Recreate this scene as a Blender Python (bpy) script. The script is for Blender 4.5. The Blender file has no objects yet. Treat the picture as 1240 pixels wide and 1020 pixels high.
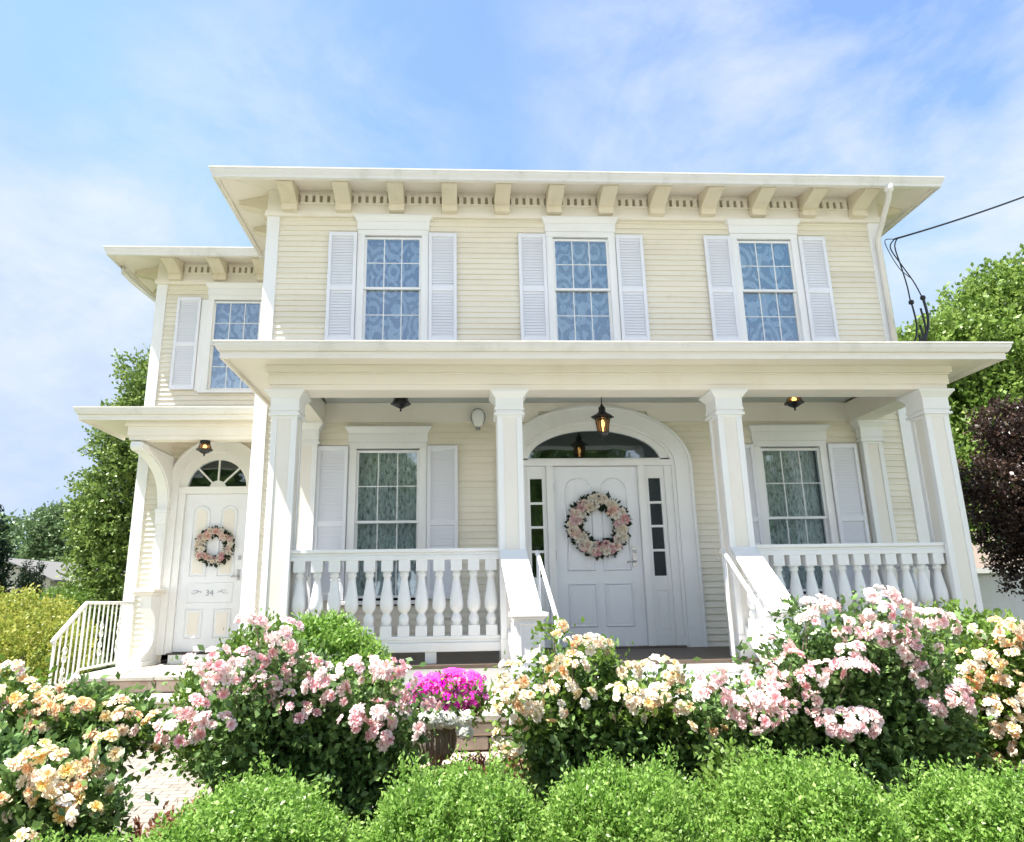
import bpy, math, random
import numpy as np
from mathutils import Vector, Matrix
random.seed(7)
RNG = np.random.default_rng(7)
SC = bpy.context.scene
COL = SC.collection
PI = math.pi

# ------------------------------------------------------------------ camera, sky, sun, exposure
cam_d = bpy.data.cameras.new('camera')
cam = bpy.data.objects.new('camera', cam_d); COL.objects.link(cam)
_yaw, _pit, _rol = math.radians(2.9355), math.radians(14.0365), math.radians(-0.8891)
_f = Vector((math.sin(_yaw)*math.cos(_pit), math.cos(_yaw)*math.cos(_pit), math.sin(_pit)))
_r = Vector((math.cos(_yaw), -math.sin(_yaw), 0)); _u = _r.cross(_f)
_r2 = _r*math.cos(_rol)+_u*math.sin(_rol); _u2 = -_r*math.sin(_rol)+_u*math.cos(_rol)
_m = Matrix((( _r2.x, _u2.x, -_f.x), (_r2.y, _u2.y, -_f.y), (_r2.z, _u2.z, -_f.z)))
cam.matrix_world = Matrix.Translation((-0.2843, -8.5978, 0.6527)) @ _m.to_4x4()
cam_d.sensor_width = 36; cam_d.lens = 24.434
cam_d.shift_x = 0.0214; cam_d.shift_y = -0.0012
cam_d.clip_end = 3000
SC.camera = cam

SUN = Vector((-0.45, -0.15, 1.0)).normalized()
sun_el = math.asin(SUN.z); sun_az = math.atan2(SUN.x, SUN.y)
W = bpy.data.worlds.new('World'); SC.world = W; W.use_nodes = True
nt = W.node_tree; nt.nodes.clear()
def wn(t, **k):
    n = nt.nodes.new(t)
    for a, b in k.items(): setattr(n, a, b)
    return n
sky = wn('ShaderNodeTexSky', sky_type='NISHITA', sun_disc=False)
sky.sun_elevation = sun_el; sky.sun_rotation = sun_az % (2*PI)
sky.altitude = 50; sky.air_density = 1.0; sky.dust_density = 0.6; sky.ozone_density = 2.0
tc = wn('ShaderNodeTexCoord')
mp = wn('ShaderNodeMapping'); mp.inputs['Scale'].default_value = (1.5, 1.2, 2.6); mp.inputs['Rotation'].default_value = (0.5, 0.1, 0.9)
nz = wn('ShaderNodeTexNoise'); nz.inputs['Scale'].default_value = 2.6; nz.inputs['Detail'].default_value = 12; nz.inputs['Roughness'].default_value = 0.62; nz.inputs['Distortion'].default_value = 0.25
nz2 = wn('ShaderNodeTexNoise'); nz2.inputs['Scale'].default_value = 1.1; nz2.inputs['Detail'].default_value = 2
sepw = wn('ShaderNodeSeparateXYZ')
rp = wn('ShaderNodeValToRGB'); rp.color_ramp.elements[0].position = 0.38; rp.color_ramp.elements[1].position = 0.74
rp2 = wn('ShaderNodeValToRGB'); rp2.color_ramp.elements[0].position = 0.35; rp2.color_ramp.elements[1].position = 0.62
mul = wn('ShaderNodeMath', operation='MULTIPLY')
hz = wn('ShaderNodeMapRange'); hz.inputs['From Min'].default_value = 0.0; hz.inputs['From Max'].default_value = 0.30
hz.inputs['To Min'].default_value = 0.28; hz.inputs['To Max'].default_value = 0.02
mx = wn('ShaderNodeMath', operation='MAXIMUM')
mixc = wn('ShaderNodeMix', data_type='RGBA')
SKY_CLOUD = (2.25, 2.42, 2.68, 1)
mixc.inputs['B'].default_value = SKY_CLOUD
tint = wn('ShaderNodeMix', data_type='RGBA', blend_type='MULTIPLY'); tint.inputs['Factor'].default_value = 1
tint.inputs['B'].default_value = (0.80, 0.84, 1.05, 1)
bg = wn('ShaderNodeBackground'); bg.inputs['Strength'].default_value = 0.13
wo = wn('ShaderNodeOutputWorld')
L = nt.links.new
L(tc.outputs['Generated'], mp.inputs['Vector']); L(mp.outputs[0], nz.inputs['Vector']); L(tc.outputs['Generated'], nz2.inputs['Vector'])
L(tc.outputs['Generated'], sepw.inputs[0]); L(sepw.outputs['Z'], hz.inputs['Value'])
L(nz.outputs['Fac'], rp.inputs[0])
# cloud banks: wispy veil in three parts of the sky
def bank(d, inner, outer, amt):
    dp = wn('ShaderNodeVectorMath', operation='DOT_PRODUCT'); nn = wn('ShaderNodeVectorMath', operation='NORMALIZE')
    L(tc.outputs['Generated'], nn.inputs[0]); L(nn.outputs[0], dp.inputs[0]); dp.inputs[1].default_value = Vector(d).normalized()
    mr = wn('ShaderNodeMapRange'); mr.interpolation_type = 'SMOOTHSTEP'; mr.inputs['From Min'].default_value = outer; mr.inputs['From Max'].default_value = inner
    mr.inputs['To Min'].default_value = 0; mr.inputs['To Max'].default_value = amt; L(dp.outputs['Value'], mr.inputs['Value']); return mr.outputs[0]
def addn(x, y):
    n_ = wn('ShaderNodeMath', operation='ADD'); n_.use_clamp = True; L(x, n_.inputs[0]); L(y, n_.inputs[1]); return n_.outputs[0]
banks = addn(addn(addn(bank((0.50, 0.62, 0.57), 0.985, 0.86, 0.72), bank((-0.52, 0.80, 0.22), 0.99, 0.93, 0.80)), addn(bank((0.62, 0.65, 0.45), 0.9985, 0.994, 1.0), bank((-0.2, 0.76, 0.45), 0.99, 0.95, 0.45))), bank((0.0, -0.8, 0.5), 0.9, 0.2, 0.5))
L(nz2.outputs['Fac'], rp2.inputs[0])
L(rp.outputs[0], mul.inputs[0]); _v = wn('ShaderNodeValue'); _v.outputs[0].default_value = 0.16
L(addn(banks, _v.outputs[0]), mul.inputs[1])
L(mul.outputs[0], mx.inputs[0]); L(hz.outputs[0], mx.inputs[1])
dk = wn('ShaderNodeMix', data_type='RGBA', blend_type='DARKEN'); dk.inputs['Factor'].default_value = 1; dk.inputs['B'].default_value = (1.38, 1.82, 2.65, 1)
L(sky.outputs[0], tint.inputs['A']); L(tint.outputs['Result'], dk.inputs['A']); L(dk.outputs['Result'], mixc.inputs['A']); L(mx.outputs[0], mixc.inputs['Factor'])
# added fill light for the porch: bright band low in the sky behind camera
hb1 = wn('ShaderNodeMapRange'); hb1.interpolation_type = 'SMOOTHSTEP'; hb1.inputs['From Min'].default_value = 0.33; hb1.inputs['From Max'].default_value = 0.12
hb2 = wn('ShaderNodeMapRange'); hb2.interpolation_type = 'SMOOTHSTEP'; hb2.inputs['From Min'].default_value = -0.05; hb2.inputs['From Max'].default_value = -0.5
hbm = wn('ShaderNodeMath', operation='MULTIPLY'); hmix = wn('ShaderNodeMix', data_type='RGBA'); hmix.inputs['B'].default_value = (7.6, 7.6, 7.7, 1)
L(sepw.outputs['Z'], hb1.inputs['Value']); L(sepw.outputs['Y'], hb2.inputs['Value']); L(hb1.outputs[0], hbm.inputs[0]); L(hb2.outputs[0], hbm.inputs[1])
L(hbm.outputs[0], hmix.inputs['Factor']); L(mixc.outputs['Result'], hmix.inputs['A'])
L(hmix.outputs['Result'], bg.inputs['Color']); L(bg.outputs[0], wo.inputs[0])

sl = bpy.data.lights.new('sun', 'SUN'); sl.energy = 5.0; sl.angle = math.radians(0.5); sl.color = (1.0, 0.955, 0.88)
so = bpy.data.objects.new('sun', sl); COL.objects.link(so)
so.rotation_euler = SUN.to_track_quat('Z', 'Y').to_euler(); so.location = (-6, -4, 14)
SC.view_settings.view_transform = 'Standard'; SC.view_settings.look = 'None'
SC.view_settings.exposure = 1.6; SC.view_settings.gamma = 1.0

# ------------------------------------------------------------------ materials
def base_mat(name):
    m = bpy.data.materials.new(name); m.use_nodes = True
    n = m.node_tree; b = n.nodes['Principled BSDF']
    return m, n, b
def noise(n, scale, detail=4, rough=0.55, coord='Object', vscale=None):
    t = n.nodes.new('ShaderNodeTexCoord'); z = n.nodes.new('ShaderNodeTexNoise')
    z.inputs['Scale'].default_value = scale; z.inputs['Detail'].default_value = detail; z.inputs['Roughness'].default_value = rough
    if vscale:
        mpn = n.nodes.new('ShaderNodeMapping'); mpn.inputs['Scale'].default_value = vscale
        n.links.new(t.outputs[coord], mpn.inputs['Vector']); n.links.new(mpn.outputs[0], z.inputs['Vector'])
    else: n.links.new(t.outputs[coord], z.inputs['Vector'])
    return z
def ramp(n, src, stops):
    r = n.nodes.new('ShaderNodeValToRGB'); e = r.color_ramp.elements
    while len(e) < len(stops): e.new(0.5)
    for i, (p, c) in enumerate(stops):
        e[i].position = p; e[i].color = (*c, 1) if len(c) == 3 else c
    n.links.new(src, r.inputs[0]); return r
def bump(n, b, src, strength, dist=0.01):
    bp = n.nodes.new('ShaderNodeBump'); bp.inputs['Strength'].default_value = strength; bp.inputs['Distance'].default_value = dist
    n.links.new(src, bp.inputs['Height']); n.links.new(bp.outputs[0], b.inputs['Normal'])
def paint(name, col, rough=0.45, var=0.06, scale=1.6, stain=None, bstr=0.15):
    m, n, b = base_mat(name)
    z = noise(n, scale, 8, 0.65, vscale=(1, 1, 0.45))
    lo = tuple(c*(1-var*2.2) for c in col) if stain is None else stain
    r = ramp(n, z.outputs['Fac'], [(0.25, lo), (0.48, tuple(c*(1-var*0.4) for c in col)), (0.7, col)])
    n.links.new(r.outputs[0], b.inputs['Base Color'])
    b.inputs['Roughness'].default_value = rough
    z2 = noise(n, 60, 3, 0.6, vscale=(1, 1, 0.3)); bump(n, b, z2.outputs['Fac'], bstr, 0.003)
    return m
M = {}
M['trim'] = paint('white_paint', (0.84, 0.845, 0.85), 0.4, 0.03, 1.4, (0.76, 0.75, 0.73))
M['cream'] = paint('cream_paint', (0.83, 0.79, 0.725), 0.45, 0.04, 1.3, (0.74, 0.69, 0.60))
M['soffit'] = paint('soffit_paint', (0.83, 0.785, 0.71), 0.5, 0.04, 1.1, (0.75, 0.69, 0.58))
M['bracketp'] = paint('bracket_paint', (0.74, 0.67, 0.53), 0.5, 0.05, 3, (0.60, 0.52, 0.38))
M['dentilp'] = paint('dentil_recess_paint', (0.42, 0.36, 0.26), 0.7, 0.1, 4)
M['shutter'] = paint('shutter_paint', (0.79, 0.805, 0.86), 0.4, 0.03, 2, (0.73, 0.74, 0.78))
M['doorp'] = paint('door_paint', (0.82, 0.84, 0.885), 0.35, 0.02, 2, (0.72, 0.725, 0.74))
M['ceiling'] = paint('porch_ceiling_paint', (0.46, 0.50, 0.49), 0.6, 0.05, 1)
M['deck'] = paint('deck_paint', (0.115, 0.085, 0.065), 0.55, 0.15, 6, None, 0.4)
M['gutter'] = paint('gutter_metal', (0.76, 0.74, 0.71), 0.35, 0.05, 2.2, (0.56, 0.54, 0.49))
M['shingle'] = paint('roof_shingle', (0.16, 0.15, 0.14), 0.9, 0.15, 12)
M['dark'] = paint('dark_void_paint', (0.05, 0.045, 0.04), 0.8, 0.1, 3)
M['iron'] = paint('white_iron_paint', (0.80, 0.80, 0.78), 0.35, 0.04, 8)
M['black'] = paint('black_metal', (0.012, 0.012, 0.014), 0.35, 0.1, 10)
M['silver'] = paint('nickel_metal', (0.45, 0.45, 0.46), 0.25, 0.05, 10); M['silver'].node_tree.nodes['Principled BSDF'].inputs['Metallic'].default_value = 0.9
M['numeral'] = paint('numeral_paint', (0.42, 0.45, 0.52), 0.4, 0.05, 10)

def siding_mat():
    m, n, b = base_mat('clapboard_paint')
    z = noise(n, 0.9, 7, 0.6, vscale=(0.4, 0.4, 2.2))
    r = ramp(n, z.outputs['Fac'], [(0.28, (0.71, 0.655, 0.54)), (0.5, (0.81, 0.76, 0.64)), (0.72, (0.84, 0.80, 0.69))])
    z3 = noise(n, 9, 4, 0.6)
    r3 = ramp(n, z3.outputs['Fac'], [(0.22, (0.86, 0.85, 0.82)), (0.42, (1, 1, 1))])
    mxn = n.nodes.new('ShaderNodeMix'); mxn.data_type = 'RGBA'; mxn.blend_type = 'MULTIPLY'; mxn.inputs['Factor'].default_value = 0.6
    zb = noise(n, 1.0, 2, 0.8, vscale=(0.35, 0.35, 12.8)); rb = ramp(n, zb.outputs['Fac'], [(0.3, (0.93, 0.925, 0.91)), (0.55, (1, 1, 1))])
    mxb = n.nodes.new('ShaderNodeMix'); mxb.data_type = 'RGBA'; mxb.blend_type = 'MULTIPLY'; mxb.inputs['Factor'].default_value = 1
    n.links.new(r.outputs[0], mxb.inputs['A']); n.links.new(rb.outputs[0], mxb.inputs['B'])
    n.links.new(mxb.outputs['Result'], mxn.inputs['A']); n.links.new(r3.outputs[0], mxn.inputs['B'])
    n.links.new(mxn.outputs['Result'], b.inputs['Base Color']); b.inputs['Roughness'].default_value = 0.5
    z2 = noise(n, 40, 3, 0.6, vscale=(0.2, 0.2, 1)); bump(n, b, z2.outputs['Fac'], 0.2, 0.003)
    return m
M['siding'] = siding_mat()

def glass_mat(name='window_glass', base=0.21):
    m, n, b = base_mat(name); n.nodes.clear()
    o = n.nodes.new('ShaderNodeOutputMaterial'); mxs = n.nodes.new('ShaderNodeMixShader')
    t = n.nodes.new('ShaderNodeBsdfTransparent'); t.inputs[0].default_value = (0.90, 0.94, 0.94, 1)
    g = n.nodes.new('ShaderNodeBsdfGlossy'); g.inputs['Roughness'].default_value = 0.02; g.inputs['Color'].default_value = (0.76, 0.88, 1, 1)
    lw = n.nodes.new('ShaderNodeFresnel'); lw.inputs['IOR'].default_value = 1.5
    mr = n.nodes.new('ShaderNodeMapRange'); mr.inputs['From Min'].default_value = 0; mr.inputs['From Max'].default_value = 1
    mr.inputs['To Min'].default_value = base; mr.inputs['To Max'].default_value = 1.0
    tcn = n.nodes.new('ShaderNodeTexCoord'); z = n.nodes.new('ShaderNodeTexNoise'); z.inputs['Scale'].default_value = 3.0; z.inputs['Detail'].default_value = 1
    bp = n.nodes.new('ShaderNodeBump'); bp.inputs['Strength'].default_value = 0.25; bp.inputs['Distance'].default_value = 0.01
    n.links.new(tcn.outputs['Object'], z.inputs['Vector']); n.links.new(z.outputs['Fac'], bp.inputs['Height'])
    n.links.new(bp.outputs[0], g.inputs['Normal'])
    n.links.new(lw.outputs[0], mr.inputs['Value']); n.links.new(mr.outputs[0], mxs.inputs[0])
    n.links.new(t.outputs[0], mxs.inputs[1]); n.links.new(g.outputs[0], mxs.inputs[2]); n.links.new(mxs.outputs[0], o.inputs[0])
    return m
M['glass'] = glass_mat(); M['porch_glass'] = glass_mat('porch_window_glass', 0.04)

def lace_mat(name, bright, holes):
    m, n, b = base_mat(name)
    t = n.nodes.new('ShaderNodeTexCoord'); mpn = n.nodes.new('ShaderNodeMapping'); mpn.inputs['Scale'].default_value = (1, 0.0, 0.62)
    n.links.new(t.outputs['Object'], mpn.inputs['Vector'])
    v = n.nodes.new('ShaderNodeTexVoronoi'); v.inputs['Scale'].default_value = 4.3; v.inputs['Randomness'].default_value = 0.75
    n.links.new(mpn.outputs[0], v.inputs['Vector'])
    mm = n.nodes.new('ShaderNodeMath'); mm.operation = 'MULTIPLY'; mm.inputs[1].default_value = 22
    n.links.new(v.outputs['Distance'], mm.inputs[0])
    sn = n.nodes.new('ShaderNodeMath'); sn.operation = 'SINE'; n.links.new(mm.outputs[0], sn.inputs[0])
    v2 = n.nodes.new('ShaderNodeTexVoronoi'); v2.inputs['Scale'].default_value = 36; n.links.new(mpn.outputs[0], v2.inputs['Vector'])
    ad = n.nodes.new('ShaderNodeMath'); ad.operation = 'ADD'; n.links.new(sn.outputs[0], ad.inputs[0]); n.links.new(v2.outputs['Distance'], ad.inputs[1])
    r = ramp(n, ad.outputs[0], [(0.15, (0, 0, 0)), (0.75, (1, 1, 1))])
    cr = ramp(n, r.outputs[0], [(0, tuple(c*holes for c in bright)), (1, bright)])
    n.links.new(cr.outputs[0], b.inputs['Base Color']); b.inputs['Roughness'].default_value = 0.9
    tr = n.nodes.new('ShaderNodeBsdfTransparent'); mxs = n.nodes.new('ShaderNodeMixShader')
    r2 = ramp(n, r.outputs[0], [(0, (0.62, 0.62, 0.62)), (1, (0.06, 0.06, 0.06))])
    n.links.new(r2.outputs[0], mxs.inputs[0]); n.links.new(b.outputs[0], mxs.inputs[1]); n.links.new(tr.outputs[0], mxs.inputs[2])
    n.links.new(mxs.outputs[0], n.nodes['Material Output'].inputs[0])
    return m
M['lace'] = lace_mat('lace_cloth', (0.84, 0.88, 0.93), 0.52)
def sheer_mat():
    m, n, b = base_mat('sheer_cloth')
    z = noise(n, 1, 6, 0.75, vscale=(34, 0, 11)); r = ramp(n, z.outputs['Fac'], [(0.34, (0.28, 0.30, 0.28)), (0.46, (0.72, 0.74, 0.70)), (0.60, (0.92, 0.93, 0.90))])
    n.links.new(r.outputs[0], b.inputs['Base Color']); b.inputs['Roughness'].default_value = 0.9
    tr = n.nodes.new('ShaderNodeBsdfTransparent'); mxs = n.nodes.new('ShaderNodeMixShader'); r2 = ramp(n, z.outputs['Fac'], [(0.34, (0.5,)*3), (0.54, (0.03,)*3)])
    n.links.new(r2.outputs[0], mxs.inputs[0]); n.links.new(b.outputs[0], mxs.inputs[1]); n.links.new(tr.outputs[0], mxs.inputs[2])
    n.links.new(mxs.outputs[0], n.nodes['Material Output'].inputs[0]); return m
M['sheer'] = sheer_mat()

def ground_mat():
    m, n, b = base_mat('lawn_ground')
    z = noise(n, 0.35, 8, 0.6); z2 = noise(n, 30, 5, 0.7)
    r = ramp(n, z.outputs['Fac'], [(0.3, (0.06, 0.085, 0.025)), (0.55, (0.09, 0.125, 0.035)), (0.75, (0.13, 0.15, 0.06))])
    r2 = ramp(n, z2.outputs['Fac'], [(0.3, (0.5, 0.5, 0.5)), (0.7, (1.3, 1.3, 1.2))])
    mxn = n.nodes.new('ShaderNodeMix'); mxn.data_type = 'RGBA'; mxn.blend_type = 'MULTIPLY'; mxn.inputs['Factor'].default_value = 1
    n.links.new(r.outputs[0], mxn.inputs['A']); n.links.new(r2.outputs[0], mxn.inputs['B'])
    n.links.new(mxn.outputs['Result'], b.inputs['Base Color']); b.inputs['Roughness'].default_value = 0.9
    bump(n, b, z2.outputs['Fac'], 0.8, 0.05); return m
M['ground'] = ground_mat()
def soil_mat():
    m, n, b = base_mat('bark_mulch')
    z = noise(n, 38, 6, 0.7, vscale=(1, 1.8, 1))
    r = ramp(n, z.outputs['Fac'], [(0.3, (0.08, 0.055, 0.04)), (0.55, (0.17, 0.125, 0.09)), (0.75, (0.30, 0.235, 0.17))])
    n.links.new(r.outputs[0], b.inputs['Base Color']); b.inputs['Roughness'].default_value = 0.95
    bump(n, b, z.outputs['Fac'], 1.0, 0.03); return m
M['mulch'] = soil_mat()
def brick_mat(name, c1, c2, mortar, scale, bw, rh, msize=0.012, coord='Object', rot=(0, 0, 0), rough=0.85):
    m, n, b = base_mat(name)
    t = n.nodes.new('ShaderNodeTexCoord'); mpn = n.nodes.new('ShaderNodeMapping'); mpn.inputs['Rotation'].default_value = rot
    n.links.new(t.outputs[coord], mpn.inputs['Vector'])
    br = n.nodes.new('ShaderNodeTexBrick'); n.links.new(mpn.outputs[0], br.inputs['Vector'])
    br.inputs['Scale'].default_value = scale; br.inputs['Brick Width'].default_value = bw; br.inputs['Row Height'].default_value = rh
    br.inputs['Mortar Size'].default_value = msize; br.inputs['Mortar Smooth'].default_value = 0.4; br.inputs['Bias'].default_value = 0
    br.inputs['Color1'].default_value = (*c1, 1); br.inputs['Color2'].default_value = (*c2, 1); br.inputs['Mortar'].default_value = (*mortar, 1)
    z = noise(n, 14, 7, 0.7); r = ramp(n, z.outputs['Fac'], [(0.25, (0.62, 0.6, 0.58)), (0.5, (0.95, 0.95, 0.95)), (0.75, (1.15, 1.13, 1.1))])
    mxn = n.nodes.new('ShaderNodeMix'); mxn.data_type = 'RGBA'; mxn.blend_type = 'MULTIPLY'; mxn.inputs['Factor'].default_value = 1
    n.links.new(br.outputs['Color'], mxn.inputs['A']); n.links.new(r.outputs[0], mxn.inputs['B'])
    n.links.new(mxn.outputs['Result'], b.inputs['Base Color']); b.inputs['Roughness'].default_value = rough
    ad = n.nodes.new('ShaderNodeMath'); ad.operation = 'SUBTRACT'; n.links.new(z.outputs['Fac'], ad.inputs[0]); n.links.new(br.outputs['Fac'], ad.inputs[1])
    bump(n, b, ad.outputs[0], 0.5, 0.01)
    return m
M['paver'] = brick_mat('path_brick', (0.235, 0.205, 0.18), (0.30, 0.27, 0.24), (0.12, 0.105, 0.085), 1, 0.21, 0.105, 0.008)
def stone_mat(name, c1, c2, c3, sc=5):
    m, n, b = base_mat(name)
    z = noise(n, sc, 9, 0.72); r = ramp(n, z.outputs['Fac'], [(0.28, c1), (0.5, c2), (0.72, c3)])
    n.links.new(r.outputs[0], b.inputs['Base Color']); b.inputs['Roughness'].default_value = 0.85
    z2 = noise(n, sc*5, 6, 0.7); bump(n, b, z2.outputs['Fac'], 0.6, 0.01); return m
M['flag'] = stone_mat('bluestone', (0.28, 0.265, 0.24), (0.42, 0.395, 0.35), (0.52, 0.49, 0.44))
M['fieldstone'] = stone_mat('tan_block_stone', (0.32, 0.27, 0.21), (0.48, 0.43, 0.35), (0.58, 0.54, 0.46))
M['redstone'] = stone_mat('reddish_stone', (0.27, 0.19, 0.15), (0.40, 0.31, 0.26), (0.50, 0.42, 0.36))
M['urn'] = stone_mat('urn_cement', (0.15, 0.125, 0.09), (0.26, 0.225, 0.175), (0.36, 0.33, 0.27), 12)
M['concrete'] = stone_mat('pavement_concrete', (0.46, 0.44, 0.40), (0.56, 0.54, 0.49), (0.64, 0.61, 0.56), 3)
M['asphalt'] = stone_mat('road_asphalt', (0.10, 0.098, 0.095), (0.15, 0.147, 0.142), (0.19, 0.186, 0.18), 6)
M['bark'] = stone_mat('tree_bark', (0.05, 0.04, 0.03), (0.10, 0.08, 0.06), (0.17, 0.14, 0.11), 9)
M['beige_wall'] = paint('beige_wall_paint', (0.50, 0.45, 0.38), 0.6, 0.05, 1)
M['brown_roof'] = paint('brown_shingle', (0.20, 0.16, 0.13), 0.9, 0.1, 5)
M['grey_roof'] = paint('grey_shingle', (0.16, 0.155, 0.15), 0.9, 0.1, 5)

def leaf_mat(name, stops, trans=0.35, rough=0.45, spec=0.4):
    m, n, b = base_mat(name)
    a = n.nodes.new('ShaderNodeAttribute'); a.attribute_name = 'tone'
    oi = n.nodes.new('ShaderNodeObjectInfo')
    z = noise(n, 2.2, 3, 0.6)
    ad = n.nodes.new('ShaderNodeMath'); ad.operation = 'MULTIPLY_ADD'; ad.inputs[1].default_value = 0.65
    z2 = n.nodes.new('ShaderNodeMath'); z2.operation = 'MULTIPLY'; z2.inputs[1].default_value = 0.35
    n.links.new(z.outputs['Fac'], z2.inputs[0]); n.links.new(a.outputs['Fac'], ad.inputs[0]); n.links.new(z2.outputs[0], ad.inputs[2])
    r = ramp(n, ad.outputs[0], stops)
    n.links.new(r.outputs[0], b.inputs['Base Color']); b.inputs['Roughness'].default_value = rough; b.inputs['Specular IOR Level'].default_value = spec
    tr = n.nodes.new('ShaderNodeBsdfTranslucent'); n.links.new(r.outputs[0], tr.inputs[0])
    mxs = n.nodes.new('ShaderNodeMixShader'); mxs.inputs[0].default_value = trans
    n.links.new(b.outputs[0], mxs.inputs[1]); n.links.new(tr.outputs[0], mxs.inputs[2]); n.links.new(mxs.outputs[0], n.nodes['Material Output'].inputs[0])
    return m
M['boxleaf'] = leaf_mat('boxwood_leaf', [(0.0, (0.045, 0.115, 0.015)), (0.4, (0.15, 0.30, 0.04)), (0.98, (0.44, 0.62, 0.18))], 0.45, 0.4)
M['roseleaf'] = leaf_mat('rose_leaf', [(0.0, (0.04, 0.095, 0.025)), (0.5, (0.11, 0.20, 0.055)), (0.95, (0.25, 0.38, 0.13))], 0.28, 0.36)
M['lightleaf'] = leaf_mat('fresh_leaf', [(0.0, (0.07, 0.14, 0.02)), (0.5, (0.13, 0.23, 0.035)), (0.95, (0.23, 0.34, 0.07))], 0.4)
M['treeleaf'] = leaf_mat('dark_tree_leaf', [(0.0, (0.05, 0.10, 0.025)), (0.5, (0.14, 0.22, 0.05)), (0.95, (0.32, 0.41, 0.11))], 0.3)
M['brightleaf'] = leaf_mat('bright_tree_leaf', [(0.0, (0.06, 0.12, 0.02)), (0.5, (0.17, 0.27, 0.05)), (0.95, (0.34, 0.44, 0.12))], 0.4)
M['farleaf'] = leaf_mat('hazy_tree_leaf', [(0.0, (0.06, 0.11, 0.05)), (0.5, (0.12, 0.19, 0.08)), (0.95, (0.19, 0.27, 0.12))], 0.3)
M['mapleleaf'] = leaf_mat('maroon_leaf', [(0.0, (0.016, 0.009, 0.008)), (0.5, (0.042, 0.024, 0.019)), (0.95, (0.13, 0.08, 0.055))], 0.22, 0.35)
M['yellowleaf'] = leaf_mat('yellow_green_leaf', [(0.0, (0.12, 0.18, 0.03)), (0.4, (0.25, 0.31, 0.05)), (0.75, (0.42, 0.42, 0.09)), (0.98, (0.52, 0.36, 0.16))], 0.4)
M['cedarleaf'] = leaf_mat('cedar_leaf', [(0.0, (0.006, 0.02, 0.010)), (0.5, (0.014, 0.035, 0.014)), (0.95, (0.03, 0.06, 0.022))], 0.15)
M['sedumleaf'] = leaf_mat('russet_leaf', [(0.0, (0.18, 0.08, 0.04)), (0.5, (0.34, 0.16, 0.10)), (0.95, (0.42, 0.30, 0.18))], 0.35)
def petal_mat(name, c_in, c_out, trans=0.35):
    m, n, b = base_mat(name)
    a = n.nodes.new('ShaderNodeAttribute'); a.attribute_name = 'tone'
    oi = n.nodes.new('ShaderNodeObjectInfo')
    r = ramp(n, a.outputs['Fac'], [(0.0, c_in), (1.0, c_out)])
    hs = n.nodes.new('ShaderNodeHueSaturation')
    mr = n.nodes.new('ShaderNodeMapRange'); mr.inputs['To Min'].default_value = 0.6; mr.inputs['To Max'].default_value = 1.25
    n.links.new(oi.outputs['Random'], mr.inputs['Value']); n.links.new(mr.outputs[0], hs.inputs['Saturation']); n.links.new(r.outputs[0], hs.inputs['Color'])
    n.links.new(hs.outputs[0], b.inputs['Base Color']); b.inputs['Roughness'].default_value = 0.6; b.inputs['Specular IOR Level'].default_value = 0.2
    tr = n.nodes.new('ShaderNodeBsdfTranslucent'); n.links.new(hs.outputs[0], tr.inputs[0])
    mxs = n.nodes.new('ShaderNodeMixShader'); mxs.inputs[0].default_value = trans
    n.links.new(b.outputs[0], mxs.inputs[1]); n.links.new(tr.outputs[0], mxs.inputs[2]); n.links.new(mxs.outputs[0], n.nodes['Material Output'].inputs[0])
    return m
M['pink'] = petal_mat('pink_petal', (0.86, 0.36, 0.42), (0.95, 0.70, 0.70))
M['palepink'] = petal_mat('pale_pink_petal', (0.90, 0.56, 0.55), (0.96, 0.84, 0.79))
M['peach'] = petal_mat('peach_petal', (0.88, 0.48, 0.22), (0.93, 0.74, 0.54))
M['yellow'] = petal_mat('apricot_yellow_petal', (0.90, 0.58, 0.18), (0.94, 0.80, 0.50))
M['creamp'] = petal_mat('cream_petal', (0.88, 0.74, 0.52), (0.94, 0.88, 0.78))
M['magenta'] = petal_mat('magenta_petal', (0.95, 0.03, 0.55), (0.98, 0.10, 0.68), 0.4)
M['whitep'] = petal_mat('white_petal', (0.75, 0.76, 0.60), (0.88, 0.88, 0.84))
M['silkpeach'] = petal_mat('silk_peach_petal', (0.66, 0.36, 0.28), (0.80, 0.60, 0.52), 0.2)
M['silkpink'] = petal_mat('silk_pink_petal', (0.62, 0.26, 0.30), (0.78, 0.50, 0.52), 0.2)
M['silkcream'] = petal_mat('silk_cream_petal', (0.64, 0.54, 0.40), (0.80, 0.74, 0.64), 0.2)

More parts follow.
